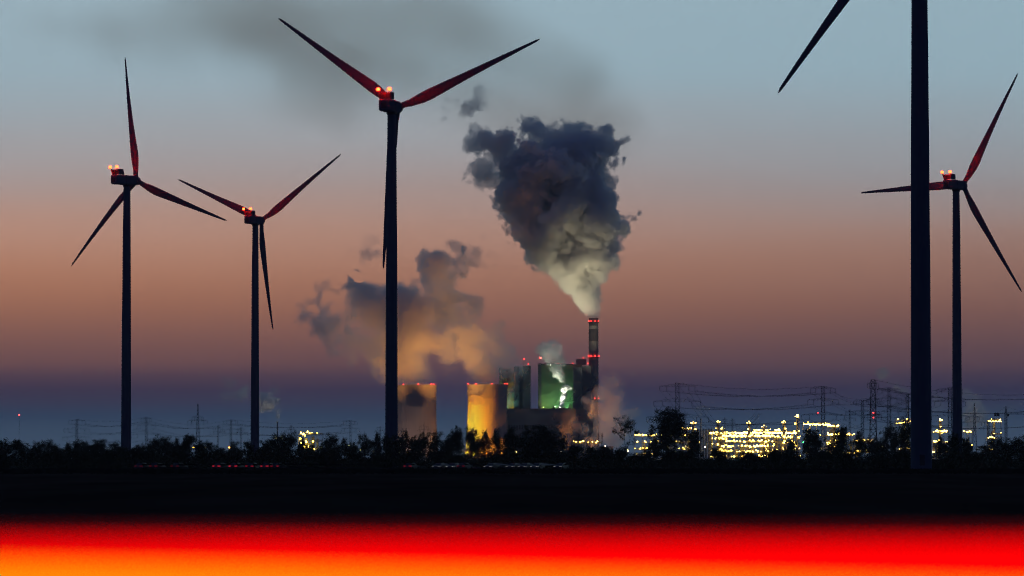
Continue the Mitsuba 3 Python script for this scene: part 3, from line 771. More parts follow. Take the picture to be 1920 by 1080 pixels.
pylon('k', 1270, 718, 3000, [(724, 33), (752.5, 44), (782, 58)], 6.0, 3.0, 'large wide pylon rising behind the big tree', .26)
pylon('l', 1543, 724, 3100, [(728, 23), (750, 29), (778, 40)], 4.6, 2.4, 'large three-armed pylon above the lit deck of the refinery', .26, lamps=((-10, 774),), hang=4.0)
pylon('m', 1637, 712, 2900, [(718.5, 10), (749, 12.5), (778, 16)], 7.5, 3.6, 'heavy broad lattice pylon with short arms and red lamps', .36, lamps=((0, 774), (0, 783)))
pylon('n', 1667, 727, 3400, [(729.5, 21), (747, 24), (772, 28)], 4.0, 2.0, 'slim tall pylon right of the heavy lattice pylon', .24)
pylon('o', 1617, 750, 3700, [(752, 17), (771, 20)], 3.4, 2.0, 'two-armed pylon left of the heavy lattice pylon', .24)
pylon('p', 1593, 768, 4300, [(772, 8), (784, 11)], 2.6, .8, 'small pylon between the refinery deck and the heavy lattice pylon', .24)
pylon('q', 1701, 739, 3600, [(746, 6), (768, 18)], 3.4, 2.0, 'slim pylon just left of the near turbine tower', .22)
pylon('r', 1781, 727, 3200, [(730, 24), (753, 29), (780, 34)], 4.2, 2.6, 'tall pylon between the near turbine tower and the rightmost turbine tower', .26)
pylon('s', 1827, 756, 3800, [(782, 16), (792, 22)], 5.0, .5, 'pylon with a pointed spire right of the rightmost turbine tower', .24)
pylon('t', 1853, 789, 4300, [(792, 12), (801, 14)], 2.4, 1.4, 'small pylon under the lit deck at the right', .24)
pylon('u', 1359, 783, 5000, [(787, 5), (794, 7)], 1.6, .7, 'very small pylon left of the two towers of the refinery', .24)
pylon('v', 1373, 785, 4700, [(789, 5), (799, 13)], 2.0, .9, 'small pylon with one wide arm above the refinery', .24)
pylon('w', 1073, 800, 4600, [(804, 8), (816, 14)], 3.0, 1.2, 'faint pylon in front of the turbine hall', .24)


def wires(name, label, a, b, sag=.035, n=14, idx=None, r=.10):
    t = thing(name, label, 'power line', 'overhead power lines')
    A, B = PYL[a], PYL[b]
    k = min(len(A), len(B))
    for i in (idx or range(k)):
        p, q = np.array(A[i if i < k - 1 else -1]), np.array(B[i if i < k - 1 else -1])
        u = np.linspace(0, 1, n)
        pts = p * (1 - u[:, None]) + q * u[:, None]
        pts[:, 2] -= sag * np.linalg.norm(q - p) * 4 * u * (1 - u)
        m = MB()
        m.path(pts, r * 2, sides=3)
        part(t, 'wire', m, 'wire')


def stub(pid, px_, pys, Y):
    PYL[pid] = [(X(px_ + d, Y), Y, Z(py, Y)) for py in pys for d in (0, 8, 3, 5)] + [(X(px_, Y), Y, Z(min(pys) - 6, Y))]


stub('east', 1990, (742, 764, 792), 3050); stub('mid', 1420, (775, 790, 806), 4200)
wires('power_line', 'sagging wires from the wide pylon behind the big tree to the pylon above the refinery', 'k', 'l', .022)
wires('power_line', 'sagging wires from the pylon above the refinery to the slim tall pylon', 'l', 'n', .03)
wires('power_line', 'sagging wires from the slim tall pylon to the pylon between the right towers', 'n', 'r', .03)
wires('power_line', 'sagging wires from the heavy lattice pylon to the right edge of the frame', 'm', 'east', .025)
wires('power_line', 'sagging wires from the two-armed pylon left of the heavy one to the slim pylon', 'o', 'q', .03)
wires('power_line', 'wires running down from the wide pylon towards the refinery', 'k', 'mid', .02)
wires('power_line', 'faint wires between the two pylons beside the leftmost turbine tower', 'a', 'b', .03)
wires('power_line', 'faint wires from the pylon right of the leftmost turbine to the small two-armed pylon', 'b', 'e', .03)
wires('power_line', 'faint wires from the small two-armed pylon to the pylon left of the middle turbine', 'e', 'h', .03)

# tower crane
YK = 3900.0
cr = thing('tower_crane', 'dark tower crane at the right edge, jib pointing out of the frame', 'crane')
cxx, zj = X(1886, YK), Z(776, YK)
m = MB(); lattice_mast(m, cxx, YK, 0, zj, 1.0, 1.0, 16, .28); part(cr, 'mast', m, 'lattice')
m = MB(); lattice_mast(m, cxx, YK, zj, Z(762, YK), .9, .2, 3, .26); part(cr, 'tower_peak', m, 'lattice')
m = MB()
xe = X(1950, YK)
for z, o in ((zj + .6, 0.), (zj - .5, -.6), (zj - .5, .6)): m.bar((cxx, YK + o, z), (xe, YK + o, z + .4), .24)
for k in range(24):
    xa, xb = cxx + (xe - cxx) * k / 24, cxx + (xe - cxx) * (k + 1) / 24
    for o in (-.6, .6): m.bar((xa, YK + o, zj - .5), (xb, YK, zj + .6), .18)
m.bar((cxx, YK, Z(762, YK)), (cxx + (xe - cxx) * .6, YK, zj + .9), .16)
part(cr, 'jib', m, 'lattice')
m = MB(); xc = X(1864, YK)
for o in (-.6, .6): m.bar((cxx, YK + o, zj), (xc, YK + o, zj + .3), .3)
m.bar((cxx, YK, Z(762, YK)), (xc + 2, YK, zj + .5), .16); part(cr, 'counter_jib', m, 'lattice')
for k in range(2): part(cr, 'ballast', MB().box(xc + k * 2.6, xc + k * 2.6 + 2.2, YK - .9, YK + .9, zj - 2.2, zj + .9), 'dark_steel')
part(cr, 'cab', MB().box(cxx + .9, cxx + 2.6, YK - 1.9, YK - .4, zj - 2.2, zj - .1), 'dark_steel')
# gantry of the switchyard
gt = thing('switchyard_gantry', 'dark lattice gantry in front of the steam bank at the foot of the chimney', 'gantry')
YG = 4800.0
for p in (1085, 1104, 1122, 1129):
    m = MB(); lattice_mast(m, X(p, YG), YG, 0, Z(812, YG), .8, .5, 7, .22); part(gt, 'post', m, 'lattice')
for py in (819, 814):
    m = MB()
    for z in (Z(py, YG), Z(py, YG) + 1.3):
        m.bar((X(1083, YG), YG, z), (X(1131, YG), YG, z), .24)
    for k in range(16):
        m.bar((X(1083 + 3 * k, YG), YG, Z(py, YG)), (X(1084.5 + 3 * k, YG), YG, Z(py, YG) + 1.3), .16)
        m.bar((X(1084.5 + 3 * k, YG), YG, Z(py, YG) + 1.3), (X(1086 + 3 * k, YG), YG, Z(py, YG)), .16)
    part(gt, 'truss_beam', m, 'lattice')
# far mast with a single red lamp
fm = thing('radio_mast', 'thin far mast with a single red lamp at the left edge', 'mast')
YR = 6500.0
part(fm, 'mast', MB().bar((X(36, YR), YR, -.2), (X(36, YR), YR, Z(777, YR)), .6, .4), 'lattice')
red_lamps(fm, [(X(36, YR), YR - .5, Z(778, YR))], 1.25)
part(fm, 'lower_lamp_arm', MB().bar((X(36, YR) - 1.5, YR, Z(800, YR)), (X(36, YR) + 1.5, YR, Z(800, YR)), .3), 'lattice')
# thin stacks under the small steam puffs
for p, py, Y, lab in ((520.3, 790, Y2, 'thin grey stack under the steam puff right of the second turbine'), (1314, 784, Y2, 'thin dark stack under the pale steam puff right of the big tree'), (1703, 738, Y2 + 200, 'thin stack under the bent steam puff left of the near turbine tower')):
    t = thing('thin_stack', lab, 'stack', 'thin stacks under small steam puffs')
    part(t, 'pipe', MB().lathe([(1.0, -.2), (.8, Z(py, Y) * .6), (.7, Z(py, Y)), (.5, Z(py, Y))], 12, (X(p, Y), Y, 0)), 'steel', smooth=40)
    part(t, 'rim', MB().lathe([(.7, Z(py, Y) - 1.2), (1.0, Z(py, Y) - 1.1), (1.0, Z(py, Y) - .6), (.7, Z(py, Y) - .5)], 12, (X(p, Y), Y, 0)), 'dark_steel')

# ------------------------------------------------------------------ the refinery, strings of lit decks
WARM = np.array([15.0, 8.9, 1.3])
WHITE = np.array([14.0, 11.5, 3.0])


def lamp_cloud(parent, pts, rr, emit, r_, weight=.3):
    m = MB()
    for p in pts: m.ball(p, rr * r_.uniform(.6, 1.4), 1)
    part(parent, 'lamps', m, 'lamp_glass', emit=emit, weight=weight, stuff=True)


def process_unit(label, p0, p1, ptop, Y, levels, nl, seed, depth=14.0, vessels=3, emit=WARM, rr=.75, deck_lamps=True, pbot=852):
    """A steel frame of columns, beams and decks with pipes and vessels; lamps along the decks."""
    r_ = np.random.default_rng(seed)
    x0, x1 = X(p0, Y), X(p1, Y); zt = Z(ptop, Y)
    t = thing('process_unit', label, 'refinery plant', 'lit process units of the refinery')
    nx = max(2, int((x1 - x0) / 7.5)); xs_ = np.linspace(x0, x1, nx + 1)
    fr, de, pi_, ve = MB(), MB(), MB(), MB()
    zs = np.linspace(0, zt, levels + 1)[1:]
    for xx in xs_:
        for yy in (Y, Y + depth): fr.bar((xx, yy, -.2), (xx, yy, zt + .3), .55)
    for z in zs:
        for yy in (Y, Y + depth): fr.bar((x0, yy, z), (x1, yy, z), .5); fr.bar((x0, yy, z + 1.1), (x1, yy, z + 1.1), .14)
        de.box(x0 - .4, x1 + .4, Y - .4, Y + depth + .4, z - .28, z - .1)
    for k in range(nx):
        for z0_, z1_ in zip(np.r_[0, zs[:-1]], zs):
            if r_.random() < .35: fr.bar((xs_[k], Y, z0_), (xs_[k + 1], Y, z1_), .3)
    for k in range(int(5 + levels * 3)):
        z = zs[r_.integers(len(zs))] + r_.uniform(.3, 2.0); yy = Y + r_.uniform(1, depth - 1)
        a = r_.uniform(x0, x1 - (x1 - x0) * .3); pi_.bar((a, yy, z), (min(x1, a + (x1 - x0) * r_.uniform(.3, .9)), yy, z), r_.uniform(.35, .8), sides=8)
    for k in range(vessels):
        xx = r_.uniform(x0 + 2, x1 - 2); R = r_.uniform(1.1, 2.2); h = zt * r_.uniform(.55, 1.15)
        ve.lathe([(R, 0), (R, h - R), (R * .8, h - R * .4), (.1, h)], 14, (xx, Y + depth * r_.uniform(.25, .75), .1))
    part(t, 'frame', fr, 'process_steel'); part(t, 'deck', de, 'steel', stuff=True)
    part(t, 'pipe', pi_, 'process_steel', stuff=True)
    if vessels: part(t, 'vessel', ve, 'process_steel', smooth=35, stuff=True)
    pts = []
    for _ in range(nl):
        z = (zs[-1] if r_.random() < .25 else zs[r_.integers(len(zs))]) + (1.6 if deck_lamps else r_.uniform(-3, 3))
        pts.append((r_.uniform(x0, x1), Y - .9 - r_.uniform(0, .8), z + r_.uniform(-.8, 1.2)))
    lamp_cloud(t, pts, rr, emit, r_)
    return t


def column(label, pcx, ptop, Y, R, seed, nl=7, emit=WARM, rr=.7):
    """A distillation column with platforms, ladder and lamps."""
    r_ = np.random.default_rng(seed); x, zt = X(pcx, Y), Z(ptop, Y)
    t = thing('process_column', label, 'refinery column', 'tall columns of the refinery')
    part(t, 'shell', MB().lathe([(R * 1.15, -.2), (R * 1.15, 6), (R, 8), (R, zt - R), (R * .8, zt - .5 * R), (.1, zt)], 18, (x, Y, 0)), 'process_steel', smooth=35)
    pl, pts = MB(), []
    for k, z in enumerate(np.linspace(zt * .35, zt - 1.5, 5)):
        pl.lathe([(R * .95, z - .15), (R + 1.5, z - .15), (R + 1.5, z + .05), (R * .95, z + .05)], 18, (x, Y, 0), caps=False)
        for a in np.linspace(0, 2 * PI, 10)[:-1]: pl.bar((x + (R + 1.45) * math.cos(a), Y + (R + 1.45) * math.sin(a), z), (x + (R + 1.45) * math.cos(a), Y + (R + 1.45) * math.sin(a), z + 1.2), .12)
        for _ in range(max(1, nl // 5 + (k == 4) * 2)):
            a = r_.uniform(PI * 1.1, PI * 1.9); pts.append((x + (R + 1.7) * math.cos(a), Y + (R + 1.7) * math.sin(a), z + 1.6))
    part(t, 'platform', pl, 'steel', stuff=True)
    part(t, 'overhead_pipe', MB().path([(x + R + .9, Y, 1), (x + R + .9, Y, zt + .8), (x, Y, zt + 1.2), (x, Y, zt - .2)], .6, 8), 'process_steel')
    pts.append((x, Y - .3, zt + 1.7))
    lamp_cloud(t, pts, rr, emit, r_)
    return t


YF = 5200.0
process_unit('lit plant glimpsed left of the big tree, behind the bare-branched tree', 1190, 1234, 818, YF + 120, 4, 50, 101)
process_unit('lit plant glimpsed through the crown of the big tree', 1240, 1306, 806, YF + 220, 5, 60, 102)
column('lit column at the right edge of the big tree', 1300, 793, YF + 100, 1.6, 103)
for i in range(6):
    p = 1308.5 + i * 5.2
    t = thing('storage_silo', f'{ordinal(i + 1)} from the left of six tall lit silos right of the big tree', 'silo', 'row of silos right of the big tree')
    part(t, 'shell', MB().lathe([(1.35, -.2), (1.35, Z(804, YF) - 1.2), (.9, Z(804, YF)), (.2, Z(804, YF) + .3)], 16, (X(p, YF + 40), YF + 40, 0)), 'process_steel', smooth=35)
    part(t, 'hoop', MB().lathe([(1.36, 20), (1.48, 20.1), (1.48, 20.6), (1.36, 20.7)], 16, (X(p, YF + 40), YF + 40, 0), caps=False), 'steel')
column('tall lit column, leftmost of the refinery, beside the silos', 1346, 791, YF + 30, 1.5, 104, 9)
column('short lit column just right of the leftmost tall column', 1354, 804, YF + 10, 1.7, 105, 8)
process_unit('lit plant between the silos and the long bright deck', 1329, 1364, 814, YF - 20, 5, 64, 106, vessels=5)
process_unit('long bright upper deck on tall legs, the widest of the refinery', 1364, 1496, 811, YF + 60, 3, 10, 107, vessels=6)
r_ = np.random.default_rng(5)
lamp_cloud(list(k for k in labels if k.startswith('process_unit') and labels[k].get('label', '').startswith('long bright'))[0],
           [(X(p, YF + 58), YF + 58, Z(811 + r_.uniform(-1, 1.2), YF)) for p in np.arange(1366, 1495, 1.55)] + [(X(p, YF + 58), YF + 58, Z(805.5 + r_.uniform(-1, 1), YF)) for p in r_.uniform(1414, 1462, 22)], .85, WARM * 1.3, r_)
process_unit('densely lit lower plant in front of the long bright deck', 1352, 1450, 820, YF - 60, 5, 210, 108, vessels=7, rr=.85)
column('lit column rising through the left half of the long deck', 1404.5, 793, YF + 20, 1.5, 109, 9)
column('lit column rising through the middle of the long deck', 1432.5, 800, YF + 20, 1.8, 110, 8)
column('lit column rising through the right half of the long deck', 1469.5, 792, YF + 20, 1.6, 111, 10)
column('dark tall stack-like column with one lamp on top, right end of the long deck', 1495, 781, YF + 40, 1.3, 112, 1, rr=1.0)
process_unit('lit plant below the right end of the long deck', 1448, 1500, 822, YF - 30, 4, 46, 113)
process_unit('bright short deck on thin legs, above the dark trees', 1506, 1557, 795, YF + 140, 3, 6, 114, vessels=2)
lamp_cloud(list(k for k in labels if k.startswith('process_unit') and labels[k].get('label', '').startswith('bright short'))[0],
           [(X(p, YF + 138), YF + 138, Z(794 + r_.uniform(-.8, 1), YF)) for p in np.arange(1507, 1557, 1.9)], .8, WARM * 1.3, r_)
process_unit('stepped lit plant right of the bright short deck', 1551, 1573, 801, YF + 80, 5, 40, 115)
process_unit('low row of lit plant under the small pylon', 1550, 1601, 817, YF, 3, 56, 116, vessels=4)
process_unit('low bright row of lit plant left of the heavy lattice pylon', 1600, 1636, 828, YF - 40, 2, 46, 117, vessels=1)
process_unit('lit deck just left of the near turbine tower', 1680, 1714, 788, YF + 160, 4, 10, 118, vessels=2)
lamp_cloud(list(k for k in labels if k.startswith('process_unit') and labels[k].get('label', '').startswith('lit deck just'))[0],
           [(X(p, YF + 158), YF + 158, Z(792 - (p - 1680) * .14 + r_.uniform(-.8, .8), YF)) for p in np.arange(1680, 1713, 2.3)], .75, WARM, r_)
process_unit('low lit plant at the foot of the near turbine tower, left side', 1686, 1713, 820, YF, 2, 16, 119, vessels=1)
process_unit('lit plant between the near turbine tower and the rightmost one', 1748, 1777, 811, YF + 60, 3, 44, 120, vessels=3)
column('lit column between the near turbine tower and the rightmost one', 1762, 788, YF + 90, 1.4, 121, 5)
process_unit('small lit plant right of the rightmost turbine tower', 1806, 1824, 811, YF + 100, 2, 12, 122, vessels=1)
process_unit('lit high deck on thin legs near the tower crane', 1853, 1878, 788, YF + 200, 3, 4, 123, vessels=2)
lamp_cloud(list(k for k in labels if k.startswith('process_unit') and labels[k].get('label', '').startswith('lit high deck'))[0],
           [(X(p, YF + 198), YF + 198, Z(787 + r_.uniform(-.8, .8), YF)) for p in np.arange(1853, 1878, 2.0)], .75, WARM, r_)
process_unit('low lit plant under the high deck near the tower crane', 1850, 1872, 823, YF, 2, 12, 124, vessels=1)
process_unit('bright cluster of lit plant among the trees left of the middle turbine', 560, 605, 814, YF + 200, 4, 24, 125, vessels=5, emit=WHITE * np.array([1.1, .9, .4]), rr=1.0, deck_lamps=False)
process_unit('few pale lamps of plant just right of the second turbine tower', 514, 531, 822, YF + 200, 2, 6, 126, vessels=1, emit=WHITE)
process_unit('row of lit low plant right of the dark round tree below the chimney', 1062, 1128, 831, YF + 320, 1, 9, 127, vessels=2)

# lone lamps on poles
LONE = [(1035, 832, 'warm lamp on a pole beside the dark round tree below the turbine hall', WARM, 1.5), (363, 839, 'small orange street lamp, leftmost of three between the two left turbines', SOD * 14, 1.0), (385, 839, 'small orange street lamp, middle of three between the two left turbines', SOD * 14, .9),
        (430.5, 839, 'bright orange street lamp left of the second turbine tower', np.array([25, 9, 1.2]), 1.4), (374, 842, 'tiny white lamp between two orange street lamps', WHITE, .7), (335, 841, 'tiny white lamp right of the leftmost turbine tower', WHITE, .7),
        (655, 835, 'small white lamp among the trees left of the middle turbine tower', WHITE, .7), (676, 844, 'tiny pale lamp low among the trees left of the middle turbine tower', WARM, .7), (748, 847, 'tiny white lamp at the right foot of the middle turbine tower', WHITE, .8),
        (839, 839, 'small orange street lamp between the cooling towers', np.array([25, 9, 1.2]), 1.0), (968, 848, 'tiny white lamp below the dark round tree, left', WHITE, .9), (1002, 847, 'tiny white lamp below the dark round tree, right', WHITE, .7),
        (1177, 843, 'small white lamp under the bare-branched tree', WHITE, .8), (1286, 836, 'white lamp low at the right foot of the big tree', WHITE, .8), (1653, 836, 'bright warm lamp right of the heavy lattice pylon', WARM, 1.5), (1682, 836, 'warm lamp left of the near turbine tower', WARM, 1.2),
        (1484, 827, 'warm lamp among the dark trees under the long deck', WARM, 1.1), (1534, 834, 'warm lamp under the bright short deck', WARM, 1.3), (1506, 829, 'small green lamp among the trees under the bright short deck', np.array([.3, 9, 1.5]), .9),
        (1822, 834, 'warm lamp right of the rightmost turbine tower', WARM, 1.2), (1313, 829, 'warm lamp on a pole in front of the silos', WARM, 1.5), (1297, 822, 'warm lamp at the right flank of the big tree', WARM, 1.5)]
for p, py, lab, em, r in LONE:
    Y = YF + 40
    x, z = X(p, Y), max(Z(py, Y), 2.0)
    t = thing('street_lamp', lab, 'street lamp', 'lone lamps on poles')
    part(t, 'pole', MB().bar((x, Y + .4, -.2), (x, Y + .4, z + .6), .3, .2, sides=6).bar((x, Y + .4, z + .55), (x, Y - .1, z + .62), .18), 'dark_steel')
    part(t, 'lamp_head', MB().ball((x, Y - .1, z), (r, r * .7, r * .8), 1), 'lamp_glass', emit=em, weight=.1)

# orange glow that shows through the trees in front of the cooling tower: the lit pipe yard and sheds at its foot
yd = thing('cooling_water_building', 'low building at the foot of the glowing cooling tower, lit bright orange', 'building')
part(yd, 'wall', MB().box(X(906, YC - 70), X(951, YC - 70), YC - 66, YC - 50, -.2, Z(823, YC - 60)), 'concrete')
part(yd, 'roof', MB().box(X(905, YC - 70), X(952, YC - 70), YC - 67, YC - 49, Z(823, YC - 60) + .01, Z(821.5, YC - 60)), 'roof_dark')
part(yd, 'gate', MB().box(X(922, YC - 70), X(930, YC - 70), YC - 66.3, YC - 65.9, -.1, 9), 'dark_steel')
for p in (913, 926, 940):
    x = X(p, YC - 90)
    t = thing('street_lamp', f'orange yard lamp {"left of the gate of" if p == 913 else "before the gate of" if p == 926 else "right of the gate of"} the low orange building', 'street lamp', 'lone lamps on poles')
    part(t, 'pole', MB().bar((x, YC - 80, -.2), (x, YC - 80, 13.6), .3, .2, sides=6), 'dark_steel')
    part(t, 'lamp_head', MB().ball((x, YC - 80, 13), (1.0, .8, .8), 1), 'lamp_glass', emit=np.array([25, 6.5, .35]), weight=.1)
    spot(t, 'beam', (x, YC - 79, 12), (x, YC - 66, 9), SOD * 900, 80, weight=1)

# ------------------------------------------------------------------ trees
def tree_variant(seed, H, W, nclump, leaf=.34, per=46, bare=.0, low=.12, spread=.75):
    """(trunk mesh, crown mesh): tapered trunk and limbs; leaf-sized quads in clumps at the twig ends."""
    r_ = np.random.default_rng(seed)
    tr = MB(); ends = []

    def limb(p, d, L, w, depth):
        q = p
        for k in range(3):
            d2 = d + r_.normal(0, .16, 3); d2[2] += .05; d2 /= np.linalg.norm(d2)
            n_ = q + d2 * L / 3
            tr.bar(q, n_, w * (1 - .2 * k), w * (1 - .2 * (k + 1)), sides=5)
            if depth > 0:
                for _ in range(1 if k < 2 else 3):
                    b = r_.normal(0, 1, 3); b -= d2 * np.dot(b, d2); b /= np.linalg.norm(b) + 1e-9
                    nd = d2 * r_.uniform(.35, .8) + b * r_.uniform(.55, 1.0); nd[2] = nd[2] * .8 + .12
                    limb(n_, nd / np.linalg.norm(nd), L * r_.uniform(.5, .72), w * .5, depth - 1)
            q = n_; d = d2
        if depth <= 1: ends.append(q)

    stems = 1 if bare or r_.random() < .5 else 3
    for k in range(stems):
        d = np.array([r_.normal(0, .12), r_.normal(0, .12), 1.0])
        limb(np.array([r_.normal(0, .15) * stems, r_.normal(0, .15) * stems, -.3]), d / np.linalg.norm(d), H * .62, .045 * H / (1 + .35 * (stems - 1)), 3)
    v, f = tr.get()
    ends = np.array(ends)
    # fit the branching to the height and width of the tree
    ext = np.abs(ends[:, :2]).max()
    top = ends[:, 2].max()
    v[:, :2] *= (W * .46) / ext; v[:, 2] *= H * .93 / top
    ends = ends * np.array([(W * .46) / ext, (W * .46) / ext, H * .93 / top])
    c = ends[r_.integers(len(ends), size=nclump)] + r_.normal(0, .25, (nclump, 3))
    if low > 0:                                        # lobes that fill the crown down to the ground
        nl = int(nclump * .55)
        z = H * (low + (.95 - low) * r_.random(nl)); ang = r_.random(nl) * 2 * PI
        prof = np.sqrt(np.clip(1 - ((z / H - .48) / .54) ** 2, .05, 1))
        rad = W * .5 * prof * np.sqrt(r_.random(nl)) * (spread + .3 * np.sin(ang * 3 + seed))
        c = np.vstack([c, np.stack([rad * np.cos(ang), rad * np.sin(ang), z], 1)])
    if bare: c = c[r_.random(len(c)) > bare]
    n = len(c) * per
    size_c = r_.uniform(.35, .85, len(c))
    pos = np.repeat(c, per, 0) + r_.normal(0, 1, (n, 3)) * np.repeat(size_c, per)[:, None] * np.array([1, 1, .75]) * .75
    pos[:, 2] = np.maximum(pos[:, 2], .12)
    a = r_.normal(0, 1, (n, 3)); a /= np.linalg.norm(a, axis=1, keepdims=True)
    b = np.cross(a, r_.normal(0, 1, (n, 3))); b /= np.linalg.norm(b, axis=1, keepdims=True)
    s = leaf * r_.uniform(.6, 1.25, (n, 1))
    V = np.stack([pos - a * s * .6, pos + b * s * .34, pos + a * s * .6, pos - b * s * .34], 1).reshape(-1, 3)
    k = np.arange(n) * 4
    F = np.vstack([np.stack([k, k + 1, k + 2], 1), np.stack([k, k + 2, k + 3], 1)])
    return mikit.ply((v, f), 'bark'), mikit.ply((V, F), 'leaf')


SPEC = {'round': [(1, 10, 9, 120), (2, 10, 10, 130), (3, 10, 8.5, 110), (4, 10, 9.5, 125)], 'loose': [(11, 10, 8, 75), (12, 10, 9, 70), (13, 10, 7.5, 70)],
        'upright': [(21, 10, 5.5, 75), (22, 10, 6, 80), (23, 10, 5, 70)]}
VAR = {k: [tree_variant(s, H, W, n, low=(.05 if k == 'round' else .12)) for s, H, W, n in v] for k, v in SPEC.items()}
VAR['oak'] = [tree_variant(31, 11.5, 17, 260, low=.06, per=50)]
VAR['big'] = [tree_variant(41, 16, 15.5, 230, low=.10, per=50, spread=.7)]
VAR['bare'] = [tree_variant(51, 15, 10, 90, bare=.45, low=0, per=34)]
VAR['bush'] = [tree_variant(61, 5, 8, 60, low=.03, leaf=.3), tree_variant(62, 5, 9, 66, low=.03, leaf=.3), tree_variant(63, 5, 7, 56, low=.03, leaf=.3)]
DIM = {'round': (10, 9.3), 'loose': (10, 8.3), 'upright': (10, 5.6), 'oak': (11.5, 17), 'big': (16, 15.5), 'bare': (15, 10), 'bush': (5, 8.2)}
WORDS = {'round': 'dense rounded dark tree', 'loose': 'loose gappy dark tree', 'upright': 'narrow upright dark tree', 'oak': 'broad domed dark tree', 'big': 'big clumped dark tree, tallest of the row,', 'bare': 'half-bare tree', 'bush': 'low dark bush'}
TREES = [(8, 823, 50, 1500, 'round'), (35, 824, 52, 1150, 'round'), (68, 827, 42, 1100, 'loose'), (92, 823, 52, 1180, 'round'), (130, 829, 46, 1100, 'loose'), (158, 824, 54, 1160, 'round'), (184, 822, 50, 1120, 'round'), (208, 827, 46, 1180, 'loose'), (228, 838, 34, 1080, 'round'),
         (259, 831, 32, 1550, 'round'), (284, 823, 42, 1140, 'loose'), (308, 815, 46, 1180, 'round'), (333, 819, 30, 1120, 'loose'), (354, 814, 46, 1200, 'round'), (374, 824, 28, 1120, 'upright'), (398, 825, 42, 1180, 'loose'), (412, 836, 30, 1100, 'round'), (442, 825, 32, 1200, 'loose'), (464, 824, 34, 1140, 'loose'),
         (494, 823, 32, 1180, 'loose'), (518, 810, 42, 1140, 'round'), (543, 808, 44, 1200, 'round'), (566, 818, 30, 1150, 'loose'), (583, 832, 26, 1100, 'round'), (603, 829, 26, 1120, 'loose'), (621, 811, 42, 1180, 'round'), (647, 819, 34, 1140, 'loose'), (662, 828, 26, 1200, 'upright'), (681, 811, 36, 1160, 'loose'), (709, 809, 42, 1200, 'loose'), (735, 812, 36, 1140, 'round'),
         (757, 803, 36, 1160, 'loose'), (777, 815, 34, 1200, 'upright'), (799, 808, 42, 1140, 'loose'), (822, 806, 36, 1180, 'loose'), (840, 812, 28, 1200, 'upright'), (858, 796, 36, 1150, 'upright'), (884, 799, 38, 1200, 'round'), (908, 806, 34, 1160, 'loose'), (932, 803, 34, 1130, 'loose'), (955, 800, 40, 1180, 'round'),
         (1012, 795, 118, 1160, 'oak'), (1078, 835, 50, 1100, 'round'), (1110, 838, 44, 1120, 'round'), (1138, 833, 36, 1100, 'loose'), (1178, 768, 66, 1150, 'bare'), (1257, 761, 110, 1140, 'big'), (1216, 826, 40, 1100, 'loose'), (1303, 806, 32, 1180, 'upright'),
         (1484, 824, 34, 1150, 'round'), (1524, 802, 54, 1180, 'round'), (1553, 826, 34, 1120, 'loose'), (1578, 799, 42, 1200, 'round'), (1612, 806, 44, 1160, 'loose'), (1640, 816, 34, 1200, 'round'), (1660, 793, 46, 1150, 'loose'), (1697, 782, 52, 1180, 'loose'), (1722, 800, 36, 1200, 'loose'),
         (1765, 818, 40, 1150, 'loose'), (1790, 808, 34, 1200, 'upright'), (1812, 820, 40, 1160, 'round'), (1840, 832, 44, 1120, 'loose'), (1872, 818, 60, 1500, 'round'), (1905, 816, 62, 1550, 'round'), (1916, 835, 44, 1180, 'round')]
LAND = [(0, 'left edge of the frame'), (236, 'leftmost turbine tower'), (371, 'spire pylon on the left'), (478, 'second turbine tower'), (582, 'bright lamp cluster on the left'), (734, 'middle turbine tower'), (914, 'orange cooling tower'), (1075, 'turbine hall'), (1257, 'wide tall pylon'),
        (1430, 'long lit deck'), (1531, 'bright short deck'), (1637, 'heavy lattice pylon'), (1730, 'thick near turbine tower'), (1795, 'rightmost turbine tower'), (1886, 'tower crane')]
count = {}
TREES.sort()
for px_, pt, wpx, Y, kind in TREES:
    near = min(LAND, key=lambda a: abs(a[0] - px_))
    side = 'left of' if px_ < near[0] - 6 else 'right of' if px_ > near[0] + 6 else 'in front of'
    key = (kind, side, near[1])
    count.setdefault(key, []).append((px_, pt, wpx, Y))
for (kind, side, near), members in count.items():
    for i, (px_, pt, wpx, Y) in enumerate(members):
        if side == 'left of': order = len(members) - i
        else: order = i + 1
        pre = '' if len(members) == 1 else ('nearest ' if order == 1 else ordinal(order) + ' ')
        lab = f'{pre}{WORDS[kind]} {side} the {near}' if pre else f'{WORDS[kind]} {side} the {near}'
        t = thing('tree', lab, 'tree', 'row of dusk-dark trees behind the field')
        H, W = DIM[kind]
        h, w = Z(pt, Y) / H, wpx * px_m(Y) / W
        rr_ = np.random.default_rng(int(px_ * 7))
        va = VAR[kind][rr_.integers(len(VAR[kind]))]
        M = T().translate([X(px_, Y), Y, 0]).rotate([0, 0, 1], float(rr_.uniform(0, 360))).scale([w, w, h])
        part(t, 'trunk', va[0], None, to_world=M); part(t, 'crown', va[1], None, to_world=M)
